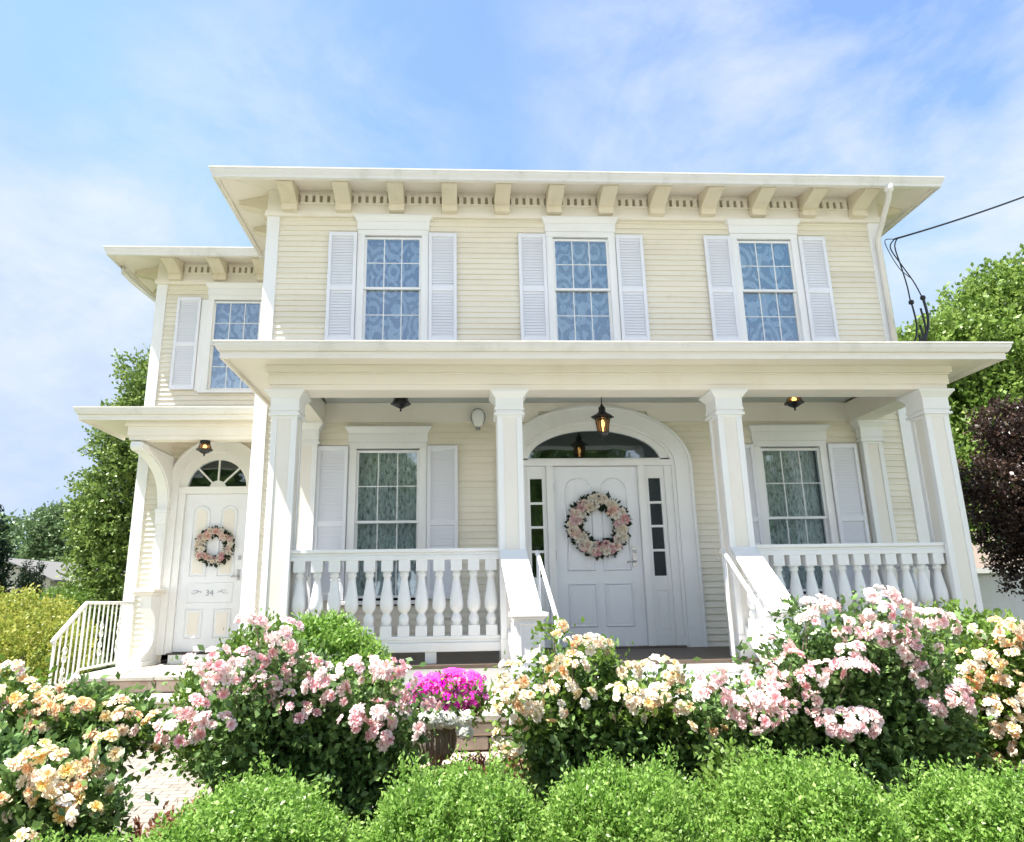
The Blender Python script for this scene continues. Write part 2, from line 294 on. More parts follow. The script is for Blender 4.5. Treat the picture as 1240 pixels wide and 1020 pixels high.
# ------------------------------------------------------------------ mesh helpers
class MB:
    def __init__(s): s.v = []; s.f = []; s.sm = []
    def add(s, vs, fs, smooth=False):
        o = len(s.v); s.v += [tuple(p) for p in vs]
        for f in fs: s.f.append(tuple(i+o for i in f)); s.sm.append(smooth)
        return s
    def box(s, x0, x1, y0, y1, z0, z1):
        if x0 > x1: x0, x1 = x1, x0
        if y0 > y1: y0, y1 = y1, y0
        if z0 > z1: z0, z1 = z1, z0
        v = [(x, y, z) for z in (z0, z1) for y in (y0, y1) for x in (x0, x1)]
        return s.add(v, [(0, 2, 3, 1), (4, 5, 7, 6), (0, 1, 5, 4), (2, 6, 7, 3), (0, 4, 6, 2), (1, 3, 7, 5)])
    def hexa(s, b, t):
        return s.add(list(b)+list(t), [(3, 2, 1, 0), (4, 5, 6, 7), (0, 1, 5, 4), (1, 2, 6, 5), (2, 3, 7, 6), (3, 0, 4, 7)])
    def quad(s, a, b, c, d): return s.add([a, b, c, d], [(0, 1, 2, 3)])
    def prism(s, poly, axis, a, b):
        # poly list of 2D points; axis 'X': (y,z), 'Y': (x,z), 'Z': (x,y)
        def mk(p, t): return {'X': (t, p[0], p[1]), 'Y': (p[0], t, p[1]), 'Z': (p[0], p[1], t)}[axis]
        n = len(poly); v = [mk(p, a) for p in poly]+[mk(p, b) for p in poly]
        f = [tuple(range(n))[::-1], tuple(range(n, 2*n))]+[(i, (i+1) % n, (i+1) % n+n, i+n) for i in range(n)]
        return s.add(v, f)
    def lathe(s, prof, cx, cy, n=12, z0=0, sm=True):
        v = []; f = []
        for (r, z) in prof:
            for k in range(n):
                a = 2*PI*k/n; v.append((cx+r*math.cos(a), cy+r*math.sin(a), z0+z))
        for i in range(len(prof)-1):
            for k in range(n): f.append((i*n+k, i*n+(k+1) % n, (i+1)*n+(k+1) % n, (i+1)*n+k))
        f.append(tuple(range(n))[::-1]); f.append(tuple(range((len(prof)-1)*n, len(prof)*n)))
        return s.add(v, f, sm)
    def tube(s, pts, r, n=8, closed=False):
        pts = [Vector(p) for p in pts]; rr = r if isinstance(r, (list, tuple)) else [r]*len(pts)
        v = []; f = []; up = Vector((0.13, 0.21, 1)).normalized()
        for i, p in enumerate(pts):
            d = (pts[min(i+1, len(pts)-1)]-pts[max(i-1, 0)])
            if d.length < 1e-9: d = Vector((0, 0, 1))
            d.normalize(); a = d.cross(up)
            if a.length < 0.05: a = d.cross(Vector((1, 0, 0)))
            a.normalize(); b_ = d.cross(a)
            for k in range(n):
                t = 2*PI*k/n; v.append(p+(a*math.cos(t)+b_*math.sin(t))*rr[i])
        for i in range(len(pts)-1):
            for k in range(n): f.append((i*n+k, i*n+(k+1) % n, (i+1)*n+(k+1) % n, (i+1)*n+k))
        f.append(tuple(range(n))[::-1]); f.append(tuple(range((len(pts)-1)*n, len(pts)*n)))
        return s.add(v, f, True)
    def build(s, name, mat, parent=None, bevel=0.0):
        me = bpy.data.meshes.new(name); me.from_pydata(s.v, [], s.f); me.update()
        me.polygons.foreach_set('use_smooth', s.sm)
        me.materials.append(M[mat] if isinstance(mat, str) else mat)
        import bmesh
        bm = bmesh.new(); bm.from_mesh(me); bmesh.ops.recalc_face_normals(bm, faces=bm.faces)
        if bevel:
            ed = [e for e in bm.edges if len(e.link_faces) == 2 and e.calc_face_angle(0) > 0.6]
            bmesh.ops.bevel(bm, geom=ed, offset=bevel, segments=1, affect='EDGES', clamp_overlap=True)
        bm.to_mesh(me); bm.free()
        o = bpy.data.objects.new(name, me); COL.objects.link(o)
        if parent: o.parent = parent; o.location = -wloc(parent)
        return o
_W = {}
def wloc(o):
    p = Vector((0, 0, 0))
    while o: p += Vector(o.location); o = o.parent
    return p
def tag(o, label=None, cat=None, group=None, kind=None):
    if label: o['label'] = label
    if cat: o['category'] = cat
    if group: o['group'] = group
    if kind: o['kind'] = kind
    return o
def empty(name, loc, label, cat, group=None):
    o = bpy.data.objects.new(name, None); COL.objects.link(o); o.location = loc; o.empty_display_size = 0.2
    return tag(o, label, cat, group)
def copyo(o, parent=None):
    c = o.copy(); COL.objects.link(c); c.parent = parent; return c
def npmesh(name, V, F, mat, tone=None, parent=None, smooth=False, link=True):
    me = bpy.data.meshes.new(name); nv = len(V); nf, k = F.shape
    me.vertices.add(nv); me.vertices.foreach_set('co', np.ascontiguousarray(V, dtype=np.float32).ravel())
    me.loops.add(nf*k); me.loops.foreach_set('vertex_index', np.ascontiguousarray(F, dtype=np.int32).ravel())
    me.polygons.add(nf); me.polygons.foreach_set('loop_start', np.arange(0, nf*k, k, dtype=np.int32))
    me.update(calc_edges=True)
    if smooth: me.polygons.foreach_set('use_smooth', np.ones(nf, bool))
    if tone is not None:
        a = me.attributes.new('tone', 'FLOAT', 'FACE'); a.data.foreach_set('value', np.ascontiguousarray(tone, dtype=np.float32))
    me.materials.append(M[mat])
    if not link: return me
    o = bpy.data.objects.new(name, me); COL.objects.link(o)
    if parent: o.parent = parent
    return o

# ------------------------------------------------------------------ foliage generators
def unit(a): return a/np.maximum(np.linalg.norm(a, axis=1, keepdims=True), 1e-9)
def leaves(P, D, size, rng, width=0.5, sv=0.35):
    """leaf rhombi at P pointing along D; returns V, F"""
    n = len(P); L_ = size*(1+sv*rng.uniform(-1, 1, n))[:, None]
    D = unit(D); R_ = unit(np.cross(D, rng.normal(size=(n, 3))))
    N_ = np.cross(D, R_)
    w = L_*width*0.5
    bend = N_*L_*0.12*rng.uniform(-1, 1, (n, 1))
    V = np.stack([P, P+D*L_*0.5+R_*w+bend, P+D*L_, P+D*L_*0.5-R_*w+bend], 1).reshape(-1, 3)
    F = np.arange(4*n).reshape(n, 4)
    return V, F
def lump_dirs(rng, n, up=0.0):
    d = unit(rng.normal(size=(n, 3)))
    if up > 0:
        d[:, 2] = np.abs(d[:, 2])*up+d[:, 2]*(1-up); d = unit(d)
    return d
def shrub_points(rng, lobes, n, shell=0.16, zmin=None, bump_amp=0.1):
    """points+normals on lumpy union of ellipsoids. lobes: (cx,cy,cz,rx,ry,rz)"""
    lb = np.array(lobes, float); area = (lb[:, 3]*lb[:, 4]+lb[:, 3]*lb[:, 5]+lb[:, 4]*lb[:, 5]); pr = area/area.sum()
    P = []; N = []
    tot = 0; ph = rng.uniform(0, 6.28, (6, 3)); fr = rng.normal(size=(6, 3))*7
    while tot < n:
        k = rng.choice(len(lb), n, p=pr); d = unit(rng.normal(size=(n, 3)))
        b_ = 0
        for j in range(6): b_ = b_+np.sin(d@fr[j]+ph[j, 0]+k)
        rad = (1+bump_amp*b_/2.4)*(1-shell*rng.random(n)**1.8)
        p = lb[k, :3]+d*lb[k, 3:6]*rad[:, None]
        keep = np.ones(n, bool)
        for i in range(len(lb)):
            q = (p-lb[i, :3])/lb[i, 3:6]; keep &= (np.linalg.norm(q, axis=1) > 0.80) | (k == i)
        if zmin is not None: keep &= p[:, 2] > zmin
        nn = unit(d/lb[k, 3:6])
        P.append(p[keep]); N.append(nn[keep]); tot += keep.sum()
    return np.concatenate(P)[:n], np.concatenate(N)[:n]
def sprig_bush(name, mat, lobes, nsprig, per, leaf, length, seed, up=0.6, zmin=None, parent=None, shell=0.2, width=0.5, link=True, bump_amp=0.1):
    rng = np.random.default_rng(seed)
    P, N = shrub_points(rng, lobes, nsprig, shell, zmin, bump_amp)
    D = unit(N+np.array([0, 0, up])+rng.normal(size=N.shape)*0.35)
    tone = rng.random(nsprig)
    Ps = []; Ds = []; T = []
    for k in range(per):
        t = (k+0.5)/per
        ln = length*(0.7+0.6*rng.random((nsprig, 1)))
        Ps.append(P+D*ln*t+rng.normal(size=P.shape)*length*0.08)
        Ds.append(D*0.8+unit(rng.normal(size=P.shape))*0.9)
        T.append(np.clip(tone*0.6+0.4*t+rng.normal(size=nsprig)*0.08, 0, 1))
    V, F = leaves(np.concatenate(Ps), np.concatenate(Ds), leaf, rng, width)
    return npmesh(name, V, F, mat, np.concatenate(T), parent, link=link)

# ------------------------------------------------------------------ SETTING: ground, path, beds
GZ = -0.95
g = MB(); g.quad((-900, -400, GZ), (900, -400, GZ), (900, 1200, GZ), (-900, 1200, GZ))
tag(g.build('lawn', 'ground'), kind='structure')
g = MB(); g.prism([(-6.2, -7.0), (5.4, -7.0), (5.8, -3.5), (6.0, 0.0), (5.7, 1.2), (-2.1, 1.2), (-2.1, -2.4), (-2.6, -4.4), (-6.2, -4.2)], 'Z', GZ-0.1, GZ+0.03)
tag(g.build('garden_bed', 'mulch'), kind='structure')
g = MB(); g.prism([(-4.95, -0.42), (-2.35, -0.42), (-1.9, -2.2), (-2.1, -3.6), (-2.75, -5.0), (-5.0, -5.0), (-4.3, -3.0)], 'Z', GZ-0.05, GZ+0.045)
tag(g.build('brick_path', 'paver'), kind='structure')
g = MB(); g.prism([(-60, -9.6), (60, -9.6), (60, -7.35), (-60, -7.35)], 'Z', GZ-0.1, GZ+0.05)
tag(g.build('pavement', 'concrete'), kind='structure')
g = MB(); g.prism([(-60, -19.5), (60, -19.5), (60, -11.4), (-60, -11.4)], 'Z', GZ-0.2, GZ+0.01)
tag(g.build('road', 'asphalt'), kind='structure')
g = MB(); g.prism([(-60, -11.4), (60, -11.4), (60, -11.22), (-60, -11.22)], 'Z', GZ-0.2, GZ+0.12)
tag(g.build('kerb', 'concrete'), kind='structure')

# ------------------------------------------------------------------ HOUSE
XL, XR = -2.776, 5.649          # main block
GX, WY = -5.112, 2.165          # wing corner and wing wall plane
DEEP = 9.5
house = empty('house', (1.44, 0, GZ), 'two-storey cream clapboard house with white columned porch, bracketed eaves and shutters', 'house')
def hp(mb, name, mat, parent=None, bevel=0): return mb.build(name, mat, parent or house, bevel)

def clap(mb, org, u, out, length, z0, z1, holes=None, ex=0.078):
    ox, oy = org; z = z0
    def P(a, d, zz): return (ox+u[0]*a+out[0]*d, oy+u[1]*a+out[1]*d, zz)
    while z < z1-1e-6:
        zt = min(z+ex, z1); segs = [(0, length)]
        for (a, b) in (holes(z, zt) if holes else []):
            ns = []
            for (s, e) in segs:
                if b <= s or a >= e: ns.append((s, e)); continue
                if a > s: ns.append((s, a))
                if b < e: ns.append((b, e))
            segs = ns
        for (s, e) in segs:
            mb.add([P(s, 0.020, z), P(e, 0.020, z), P(e, 0.003, zt), P(s, 0.003, zt), P(s, -0.01, z), P(e, -0.01, z)], [(0, 1, 2, 3), (4, 5, 1, 0)])
        z = zt
def rects(rs):
    return lambda z, zt: [(a, b) for (a, b, c, d) in rs if zt > c+1e-4 and z < d-1e-4]

FC = 1.474   # front door centre
def front_holes(z, zt):
    r = [(a-XL, b-XL) for (a, b, c, d) in FRONT_RECTS if zt > c and z < d]
    zm = (z+zt)/2
    if zm < 2.2: r.append((FC-1.12-XL, FC+1.12-XL))
    elif zm < 2.2+0.68:
        w = 1.12*math.sqrt(max(0, 1-((zm-2.2)/0.69)**2)); r.append((FC-w-XL, FC+w-XL))
    return r
U_WIN = [(-1.498, -0.736), (1.050, 1.815), (3.620, 4.385)]
L_WIN = [(-1.515, -0.738), (3.626, 4.402)]
UZ0, UZ1, LZ0, LZ1 = 3.86, 5.358, 0.62, 2.413
FRONT_RECTS = [(a-0.02, b+0.02, UZ0-0.02, UZ1+0.02) for a, b in U_WIN]+[(a-0.02, b+0.02, LZ0-0.02, LZ1+0.02) for a, b in L_WIN]
mb = MB()
clap(mb, (XL, 0), (1, 0), (0, -1), XR-XL, -0.25, 5.66, front_holes)
clap(mb, (XL, DEEP), (0, -1), (-1, 0), DEEP, -0.3, 5.66)
clap(mb, (XR, 0), (0, 1), (1, 0), DEEP, -0.3, 5.66)
clap(mb, (XR, DEEP), (-1, 0), (0, 1), XR-GX, -0.3, 5.66)
hp(mb, 'wall', 'siding')
# wing walls
WW = (-4.212, -3.45)    # wing window glass
SDC, SDZ = -3.93, 2.28  # side door centre x, arch spring height
def wing_holes(z, zt):
    r = []; zm = (z+zt)/2
    if zt > UZ0-0.02 and z < UZ1+0.02: r.append((WW[0]-0.02-GX, WW[1]+0.02-GX))
    if zm < SDZ: r.append((SDC-0.6-GX, SDC+0.6-GX))
    elif zm < SDZ+0.6:
        w = math.sqrt(0.36-(zm-SDZ)**2); r.append((SDC-w-GX, SDC+w-GX))
    return r
mb = MB()
clap(mb, (GX, WY), (1, 0), (0, -1), XL-GX, -0.3, 5.66, wing_holes)
clap(mb, (GX, DEEP), (0, -1), (-1, 0), DEEP-WY, -0.3, 5.66)
hp(mb, 'wing_wall', 'siding')
# foundation
mb = MB(); mb.box(XL+0.02, XR-0.02, 0.02, DEEP-0.02, GZ-0.1, -0.25); mb.box(GX+0.02, XL+0.01, WY+0.02, DEEP-0.03, GZ-0.1, -0.3)
hp(mb, 'foundation', 'flag')
# inner floors so that rooms are dark and closed
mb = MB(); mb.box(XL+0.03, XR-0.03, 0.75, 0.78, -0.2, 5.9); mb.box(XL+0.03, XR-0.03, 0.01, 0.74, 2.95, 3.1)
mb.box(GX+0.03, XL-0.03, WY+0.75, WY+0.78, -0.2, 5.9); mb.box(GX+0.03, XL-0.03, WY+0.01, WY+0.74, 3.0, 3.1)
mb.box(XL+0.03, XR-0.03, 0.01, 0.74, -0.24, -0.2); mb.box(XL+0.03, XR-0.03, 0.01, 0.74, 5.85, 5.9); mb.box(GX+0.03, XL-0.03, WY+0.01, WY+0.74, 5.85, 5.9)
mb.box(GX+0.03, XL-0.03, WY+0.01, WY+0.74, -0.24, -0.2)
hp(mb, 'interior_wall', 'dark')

# corner boards, friezes
for (x0, x1, y0, y1) in ((XL-0.035, XL+0.13, -0.035, 0.13), (XR-0.13, XR+0.035, -0.035, 0.13), (GX-0.035, GX+0.13, WY-0.035, WY+0.13)):
    mb = MB()
    mb.box(x0, x1, y0, y0+0.035, GZ+0.1 if y0 < 1 else -0.3, 5.70)
    s = x0 if x0 in (XL-0.035, GX-0.035) else x1-0.035
    mb.box(s, s+0.035, y0+0.035, y1, -0.3, 5.70)
    hp(mb, 'corner_board', 'trim', bevel=0.004)

def sweep(mb, prof, x0, x1, y0, y1, left=True, right=True):
    n = len(prof); V = []
    for (a, b) in prof:
        p = []
        if left: p.append((x0+a, y1, b))
        p.append((x0+a if left else x0, y0+a, b)); p.append((x1-a if right else x1, y0+a, b))
        if right: p.append((x1-a, y1, b))
        V.append(p)
    m = len(V[0]); vs = [q for p in V for q in p]
    fs = [(i*m+j, ((i+1) % n)*m+j, ((i+1) % n)*m+j+1, i*m+j+1) for i in range(n) for j in range(m-1)]
    fs += [tuple(i*m for i in range(n)), tuple(i*m+m-1 for i in range(n))[::-1]]
    mb.add(vs, fs)
def eave(x0, x1, yw, o, left, right, gx0, gx1, zt=5.997):
    """x0..x1 wall extent on plane y=yw; gx gutter extents"""
    mb = MB()   # frieze: flat board, bottom moulding, dentil bed
    mb.box(x0-0.04, x1+0.04*right, yw-0.045, yw-0.001, 5.70, 6.04)
    mb.box(x0-0.06, x1+0.06*right, yw-0.065, yw-0.001, 5.636, 5.70)
    mb.box(x0-0.055, x1+0.05*right, yw-0.06, yw-0.046, 5.70, 5.715)
    if left: mb.box(x0-0.04, x0-0.001, yw, DEEP, 5.64, 6.04)
    if right: mb.box(x1+0.001, x1+0.04, yw, DEEP, 5.64, 6.04)
    hp(mb, 'frieze', 'soffit')
    # soffit: sloping boards
    yo = yw-o+0.05; zi, zo = 6.03, 5.905
    mb = MB()
    xa = gx0+0.05 if left else gx0; xb = gx1-0.05 if right else gx1
    T = 0.02
    mb.hexa([(xa, yo, zo), (xb, yo, zo), (x1 if right else xb, yw, zi), (x0 if left else xa, yw, zi)],
            [(xa, yo, zo+T), (xb, yo, zo+T), (x1 if right else xb, yw, zi+T), (x0 if left else xa, yw, zi+T)])
    if left: mb.hexa([(xa, yo, zo), (x0, yw, zi), (x0, DEEP, zi), (xa, DEEP, zo)], [(xa, yo, zo+T), (x0, yw, zi+T), (x0, DEEP, zi+T), (xa, DEEP, zo+T)])
    if right: mb.hexa([(xb, yo, zo), (x1, yw, zi), (x1, DEEP, zi), (xb, DEEP, zo)], [(xb, yo, zo+T), (x1, yw, zi+T), (x1, DEEP, zi+T), (xb, DEEP, zo+T)])
    hp(mb, 'soffit', 'soffit')
    # fascia + gutter (ogee profile)
    yf = yw-o
    prof = [(0.05, zt-0.005), (0.0, zt), (-0.0, zt-0.018), (0.012, zt-0.03), (0.012, zt-0.05), (0.035, zt-0.095), (0.04, zt-0.13), (0.075, zt-0.14), (0.075, zt-0.1)]
    mb = MB(); sweep(mb, prof, gx0, gx1, yf, DEEP, left, right)
    hp(mb, 'gutter', 'gutter')
    mb = MB(); mb.box(xa+0.02, xb-0.02*right, yf+0.076, yf+0.10, 5.868, 5.95)
    if left: mb.box(gx0+0.076, gx0+0.10, yf+0.101, DEEP, 5.868, 5.95)
    if right: mb.box(gx1-0.10, gx1-0.076, yf+0.101, DEEP, 5.868, 5.95)
    hp(mb, 'fascia', 'cream')
O1, O3 = 0.64, 0.69
eave(XL, XR, 0, O1, True, True, XL-O1, XR+O1)
eave(GX, XL-0.04, WY, O3, True, False, -5.735, XL-0.045, 5.98)
# roofs (low hips)
def hip(x0, x1, y0, y1, z, h, inset):
    mb = MB(); a, b, c, d = (x0, y0, z), (x1, y0, z), (x1, y1, z), (x0, y1, z)
    e, f = (x0+inset, (y0+y1)/2, z+h), (x1-inset, (y0+y1)/2, z+h)
    mb.add([a, b, c, d, e, f], [(0, 1, 5, 4), (1, 2, 5), (2, 3, 4, 5), (3, 0, 4)]); return mb
hp(hip(XL-O1+0.06, XR+O1-0.06, -O1+0.06, DEEP+0.5, 5.985, 0.75, 4.2), 'roof', 'shingle')
hp(hip(-5.735+0.06, XL+0.6, WY-O3+0.06, DEEP+0.4, 5.965, 0.5, 1.6), 'wing_roof', 'shingle')

# eave brackets and dentils
def bracket(x, yw, z=6.0, w=0.205, reach=0.50):
    # profile in (outward distance, z): foot near wall, concave belly, nose under the soffit
    pr = [(0.045, 5.685), (0.15, 5.685), (0.155, 5.775)]
    for k in range(7):
        t = k/6; pr.append((0.155+(reach-0.155)*t, 5.775+0.095*(t**0.8)))
    pr += [(reach+0.01, 5.925), (0.045, 6.02)]
    mb = MB(); mb.prism([(yw-a, b) for a, b in pr], 'X', x-w/2, x+w/2)
    mb.box(x-w/2-0.008, x+w/2+0.008, yw-0.163, yw-0.066, 5.762, 5.776)
    return hp(mb, 'eave_bracket', 'bracketp', bevel=0.004)
bx = [-2.50+i*(5.36+2.50)/11 for i in range(12)]
for x in bx: bracket(x, 0)
wbx = [-4.84, -4.125, -3.42]
for x in wbx: bracket(x, WY)
def dentils(a, b, yw):
    mb = MB(); n = 4; w = (b-a)
    mb.box(a, b, yw-0.075, yw-0.046, 5.942, 5.965); mb.box(a, b, yw-0.075, yw-0.046, 5.815, 5.835)
    for k in range(n+1):
        c = a+w*(k+0.5)/(n+1); mb.box(c-0.028, c+0.028, yw-0.085, yw-0.046, 5.835, 5.942)
    hp(mb, 'dentil_band', 'soffit')
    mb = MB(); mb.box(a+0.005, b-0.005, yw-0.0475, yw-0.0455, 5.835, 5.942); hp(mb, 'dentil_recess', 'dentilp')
for i in range(11): dentils(bx[i]+0.11, bx[i+1]-0.11, 0)
for i in range(2): dentils(wbx[i]+0.11, wbx[i+1]-0.11, WY)
for y in (0.15, 0.87, 1.59):
    for (xw, s) in ((XL, -1), (XR, 1)):
        pr = [(0.045, 5.715), (0.135, 5.715), (0.14, 5.79)]+[(0.14+0.32*k/6, 5.79+0.085*((k/6)**0.75)) for k in range(7)]+[(0.47, 5.925), (0.045, 6.02)]
        mb = MB(); mb.prism([(xw+s*a, b) for a, b in pr], 'Y', y-0.08, y+0.08); hp(mb, 'eave_bracket', 'bracketp')
for y in (WY+0.16, WY+0.9):
    mb = MB(); mb.prism([(GX-a, b) for a, b in [(0.045, 5.715), (0.135, 5.715), (0.14, 5.79), (0.3, 5.85), (0.47, 5.87), (0.47, 5.925), (0.045, 6.02)]], 'Y', y-0.08, y+0.08); hp(mb, 'eave_bracket', 'bracketp')

# windows
def shutter(x0, x1, z0, z1, yw, win):
    zm = (z0+z1)/2-0.03
    yb = yw-0.028; yf = yw-0.062; st = 0.045
    mb = MB()
    mb.box(x0, x0+st, yf, yb, z0, z1); mb.box(x1-st, x1, yf, yb, z0, z1)
    for (a, b) in ((z0, z0+0.075), (zm-0.035, zm+0.035), (z1-0.06, z1)): mb.box(x0+st, x1-st, yf+0.002, yb, a, b)
    p = hp(mb, 'shutter', 'shutter', bevel=0.003)
    mb = MB()
    for (a, b) in ((z0+0.075, zm-0.035), (zm+0.035, z1-0.06)):
        n = int((b-a)/0.038)
        for k in range(n):
            z = a+(b-a)*(k+0.5)/n; h = (b-a)/n
            mb.hexa([(x0+st, yb-0.020, z-h*0.50), (x1-st, yb-0.020, z-h*0.50), (x1-st, yb-0.015, z-h*0.50), (x0+st, yb-0.015, z-h*0.50)],
                    [(x0+st, yb-0.008, z+h*0.5), (x1-st, yb-0.008, z+h*0.5), (x1-st, yb-0.003, z+h*0.5), (x0+st, yb-0.003, z+h*0.5)])
        mb.box(x0+st, x1-st, yb-0.002, yb, a, b)
    mb.build('louvre', 'shutter', p)
def window(x0, x1, z0, z1, yw, lace='lace', open_low=0.0, sh=(None, None), head=0.19):
    cw = 0.095
    mb = MB()
    mb.box(x0-cw, x0, yw-0.035, yw+0.10, z0-0.03, z1+0.02); mb.box(x1, x1+cw, yw-0.035, yw+0.10, z0-0.03, z1+0.02)
    mb.box(x0-cw, x1+cw, yw-0.034, yw+0.10, z1+0.02, z1+0.095)
    mb.box(x0-cw-0.035, x1+cw+0.035, yw-0.075, yw+0.10, z0-0.075, z0-0.03)
    w = hp(mb, 'window', 'trim', bevel=0.004)
    mb = MB()
    h0 = z1+0.095
    mb.box(x0-cw-0.01, x1+cw+0.01, yw-0.05, yw-0.001, h0, h0+head*0.62)
    hh = h0+head*0.62; pf = [(0.05, hh), (0.062, hh+0.012), (0.07, hh+0.035), (0.105, hh+head*0.33), (0.105, hh+head*0.42), (0.0, hh+head*0.46)]
    e = 0.012
    mb.hexa([(x0-cw-0.012, yw-0.055, hh), (x1+cw+0.012, yw-0.055, hh), (x1+cw+0.012, yw-0.001, hh), (x0-cw-0.012, yw-0.001, hh)],
            [(x0-cw-0.05, yw-0.10, hh+head*0.32), (x1+cw+0.05, yw-0.10, hh+head*0.32), (x1+cw+0.05, yw-0.001, hh+head*0.32), (x0-cw-0.05, yw-0.001, hh+head*0.32)])
    mb.box(x0-cw-0.055, x1+cw+0.055, yw-0.108, yw-0.001, hh+head*0.32, hh+head*0.42)
    mb.build('window_head', 'trim', w, 0.003)
    zm = (z0+z1)/2
    f = 0.030
    def sash(a, b, y):
        mb = MB()
        mb.box(x0, x0+f, y, y+0.035, a, b); mb.box(x1-f, x1, y, y+0.035, a, b)
        mb.box(x0+f, x1-f, y+0.001, y+0.034, a, a+f); mb.box(x0+f, x1-f, y+0.001, y+0.034, b-f, b)
        iw = (x1-x0-2*f)/3
        for k in (1, 2): mb.box(x0+f+iw*k-0.006, x0+f+iw*k+0.006, y+0.006, y+0.018, a+f, b-f)
        mb.box(x0+f, x1-f, y+0.0075, y+0.017, (a+b)/2-0.0055, (a+b)/2+0.0055)
        mb.build('sash', 'trim', w)
        mb = MB(); mb.box(x0+f, x1-f, y+0.012, y+0.015, a+f, b-f); mb.build('glass', 'glass' if lace == 'lace' else 'porch_glass', w)
    sash(zm-0.01, z1, yw-0.005); sash(z0, zm+0.028, yw+0.034)
    # curtain: gathered cloth
    mb = MB(); n = 70; vs = []; fs = []
    rnd = random.Random(int((x0+10)*100+z0*7))
    ph = [rnd.uniform(0, 6) for _ in range(3)]
    for i in range(n+1):
        t = i/n; x = x0+(x1-x0)*t
        y = yw+0.15+0.012*math.sin(t*34+ph[0])+0.008*math.sin(t*61+ph[1])
        vs += [(x, y, z0), (x, y+0.006*math.sin(t*20+ph[2]), z1)]
    fs = [(2*i, 2*i+2, 2*i+3, 2*i+1) for i in range(n)]
    mb.add(vs, fs, True); mb.build('curtain', lace, w)
    # reveal box so no light leaks
    mb = MB(); mb.box(x0-0.03, x0-0.001, yw+0.101, yw+0.40, z0-0.03, z1+0.03); mb.box(x1+0.001, x1+0.03, yw+0.101, yw+0.40, z0-0.03, z1+0.03)
    mb.box(x0-0.03, x1+0.03, yw+0.101, yw+0.40, z1+0.031, z1+0.06); mb.box(x0-0.03, x1+0.03, yw+0.101, yw+0.40, z0-0.06, z0-0.031)
    mb.build('reveal', 'dark', w)
    for s in sh:
        if s: shutter(s[0], s[1], z0-0.02, z1+0.05, yw, w)
for (a, b) in U_WIN: window(a, b, UZ0, UZ1, 0, 'lace', sh=((a-0.475, a-0.10), (b+0.10, b+0.475)))
for (a, b) in L_WIN: window(a, b, LZ0, LZ1, 0, 'sheer', sh=((a-0.48, a-0.10), (b+0.10, b+0.48)))
window(WW[0], WW[1], UZ0, UZ1, WY, 'lace', sh=((WW[0]-0.575, WW[0]-0.20), None))
mb = MB(); mb.box(WW[0]-0.195, WW[0]-0.097, WY-0.03, WY-0.001, UZ0-0.03, UZ1+0.02); hp(mb, 'window_side_casing', 'trim')
mb = MB(); mb.box(WW[1]+0.097, XL-0.04, WY-0.03, WY-0.001, UZ0-0.03, UZ1+0.02); hp(mb, 'window_side_casing', 'trim')

# ---- front door with elliptical transom
def arc_pts(cx, cz, a, b, n, t0=0.0, t1=PI): return [(cx+a*math.cos(t0+(t1-t0)*k/n), cz+b*math.sin(t0+(t1-t0)*k/n)) for k in range(n+1)]
def arch_band(mb, cx, cz, a0, b0, a1, b1, y0, y1, n=40, zbot=None):
    """band between inner ellipse (a0,b0) and outer (a1,b1), y0 front, y1 back, with legs to zbot"""
    I = arc_pts(cx, cz, a0, b0, n); O = arc_pts(cx, cz, a1, b1, n)
    if zbot is not None:
        I = [(cx+a0, zbot)]+I+[(cx-a0, zbot)]; O = [(cx+a1, zbot)]+O+[(cx-a1, zbot)]
    m = len(I); v = [(x, y0, z) for x, z in I]+[(x, y0, z) for x, z in O]+[(x, y1, z) for x, z in I]+[(x, y1, z) for x, z in O]
    f = []
    for i in range(m-1):
        f += [(i, i+1, m+i+1, m+i), (2*m+i, 3*m+i, 3*m+i+1, 2*m+i+1), (i, 2*m+i, 2*m+i+1, i+1), (m+i, m+i+1, 3*m+i+1, 3*m+i)]
    f += [(0, m, 3*m, 2*m), (m-1, 3*m-1, 4*m-1, 2*m-1)]
    mb.add(v, f)
mb = MB()
SP = 2.2
arch_band(mb, FC, SP, 1.015, 0.56, 1.19, 0.745, -0.055, 0.02, 48, 0.0)
arch_band(mb, FC, SP, 1.19, 0.745, 1.225, 0.775, -0.075, 0.0, 48, 0.0)
arch_band(mb, FC, SP, 0.975, 0.53, 1.014, 0.56, -0.03, 0.06, 48, 0.0)
sur = hp(mb, 'door_surround', 'trim')
mb = MB()   # inner transom ring, transom bar, mullions
arch_band(mb, FC, SP+0.06, 0.845, 0.40, 0.974, 0.475, 0.0, 0.06, 48)
mb.box(FC-0.975, FC+0.975, -0.03, 0.07, SP, SP+0.075)
mb.box(FC-0.975, FC+0.975, 0.0, 0.065, SP+0.076, SP+0.10)
for s in (-1, 1):
    xa, xb = sorted((FC+s*0.537, FC+s*0.625)); mb.box(xa, xb, -0.02, 0.065, 0, SP)      # mullion post
    xa, xb = sorted((FC+s*0.88, FC+s*0.975)); mb.box(xa, xb, -0.004, 0.065, 0, SP)
mb.build('transom_frame', 'trim', sur, 0.003)
mb = MB(); pts = arc_pts(FC, SP+0.06, 0.85, 0.405, 40); mb.prism(pts, 'Y', 0.035, 0.039); mb.build('transom_glass', 'porch_glass', sur)
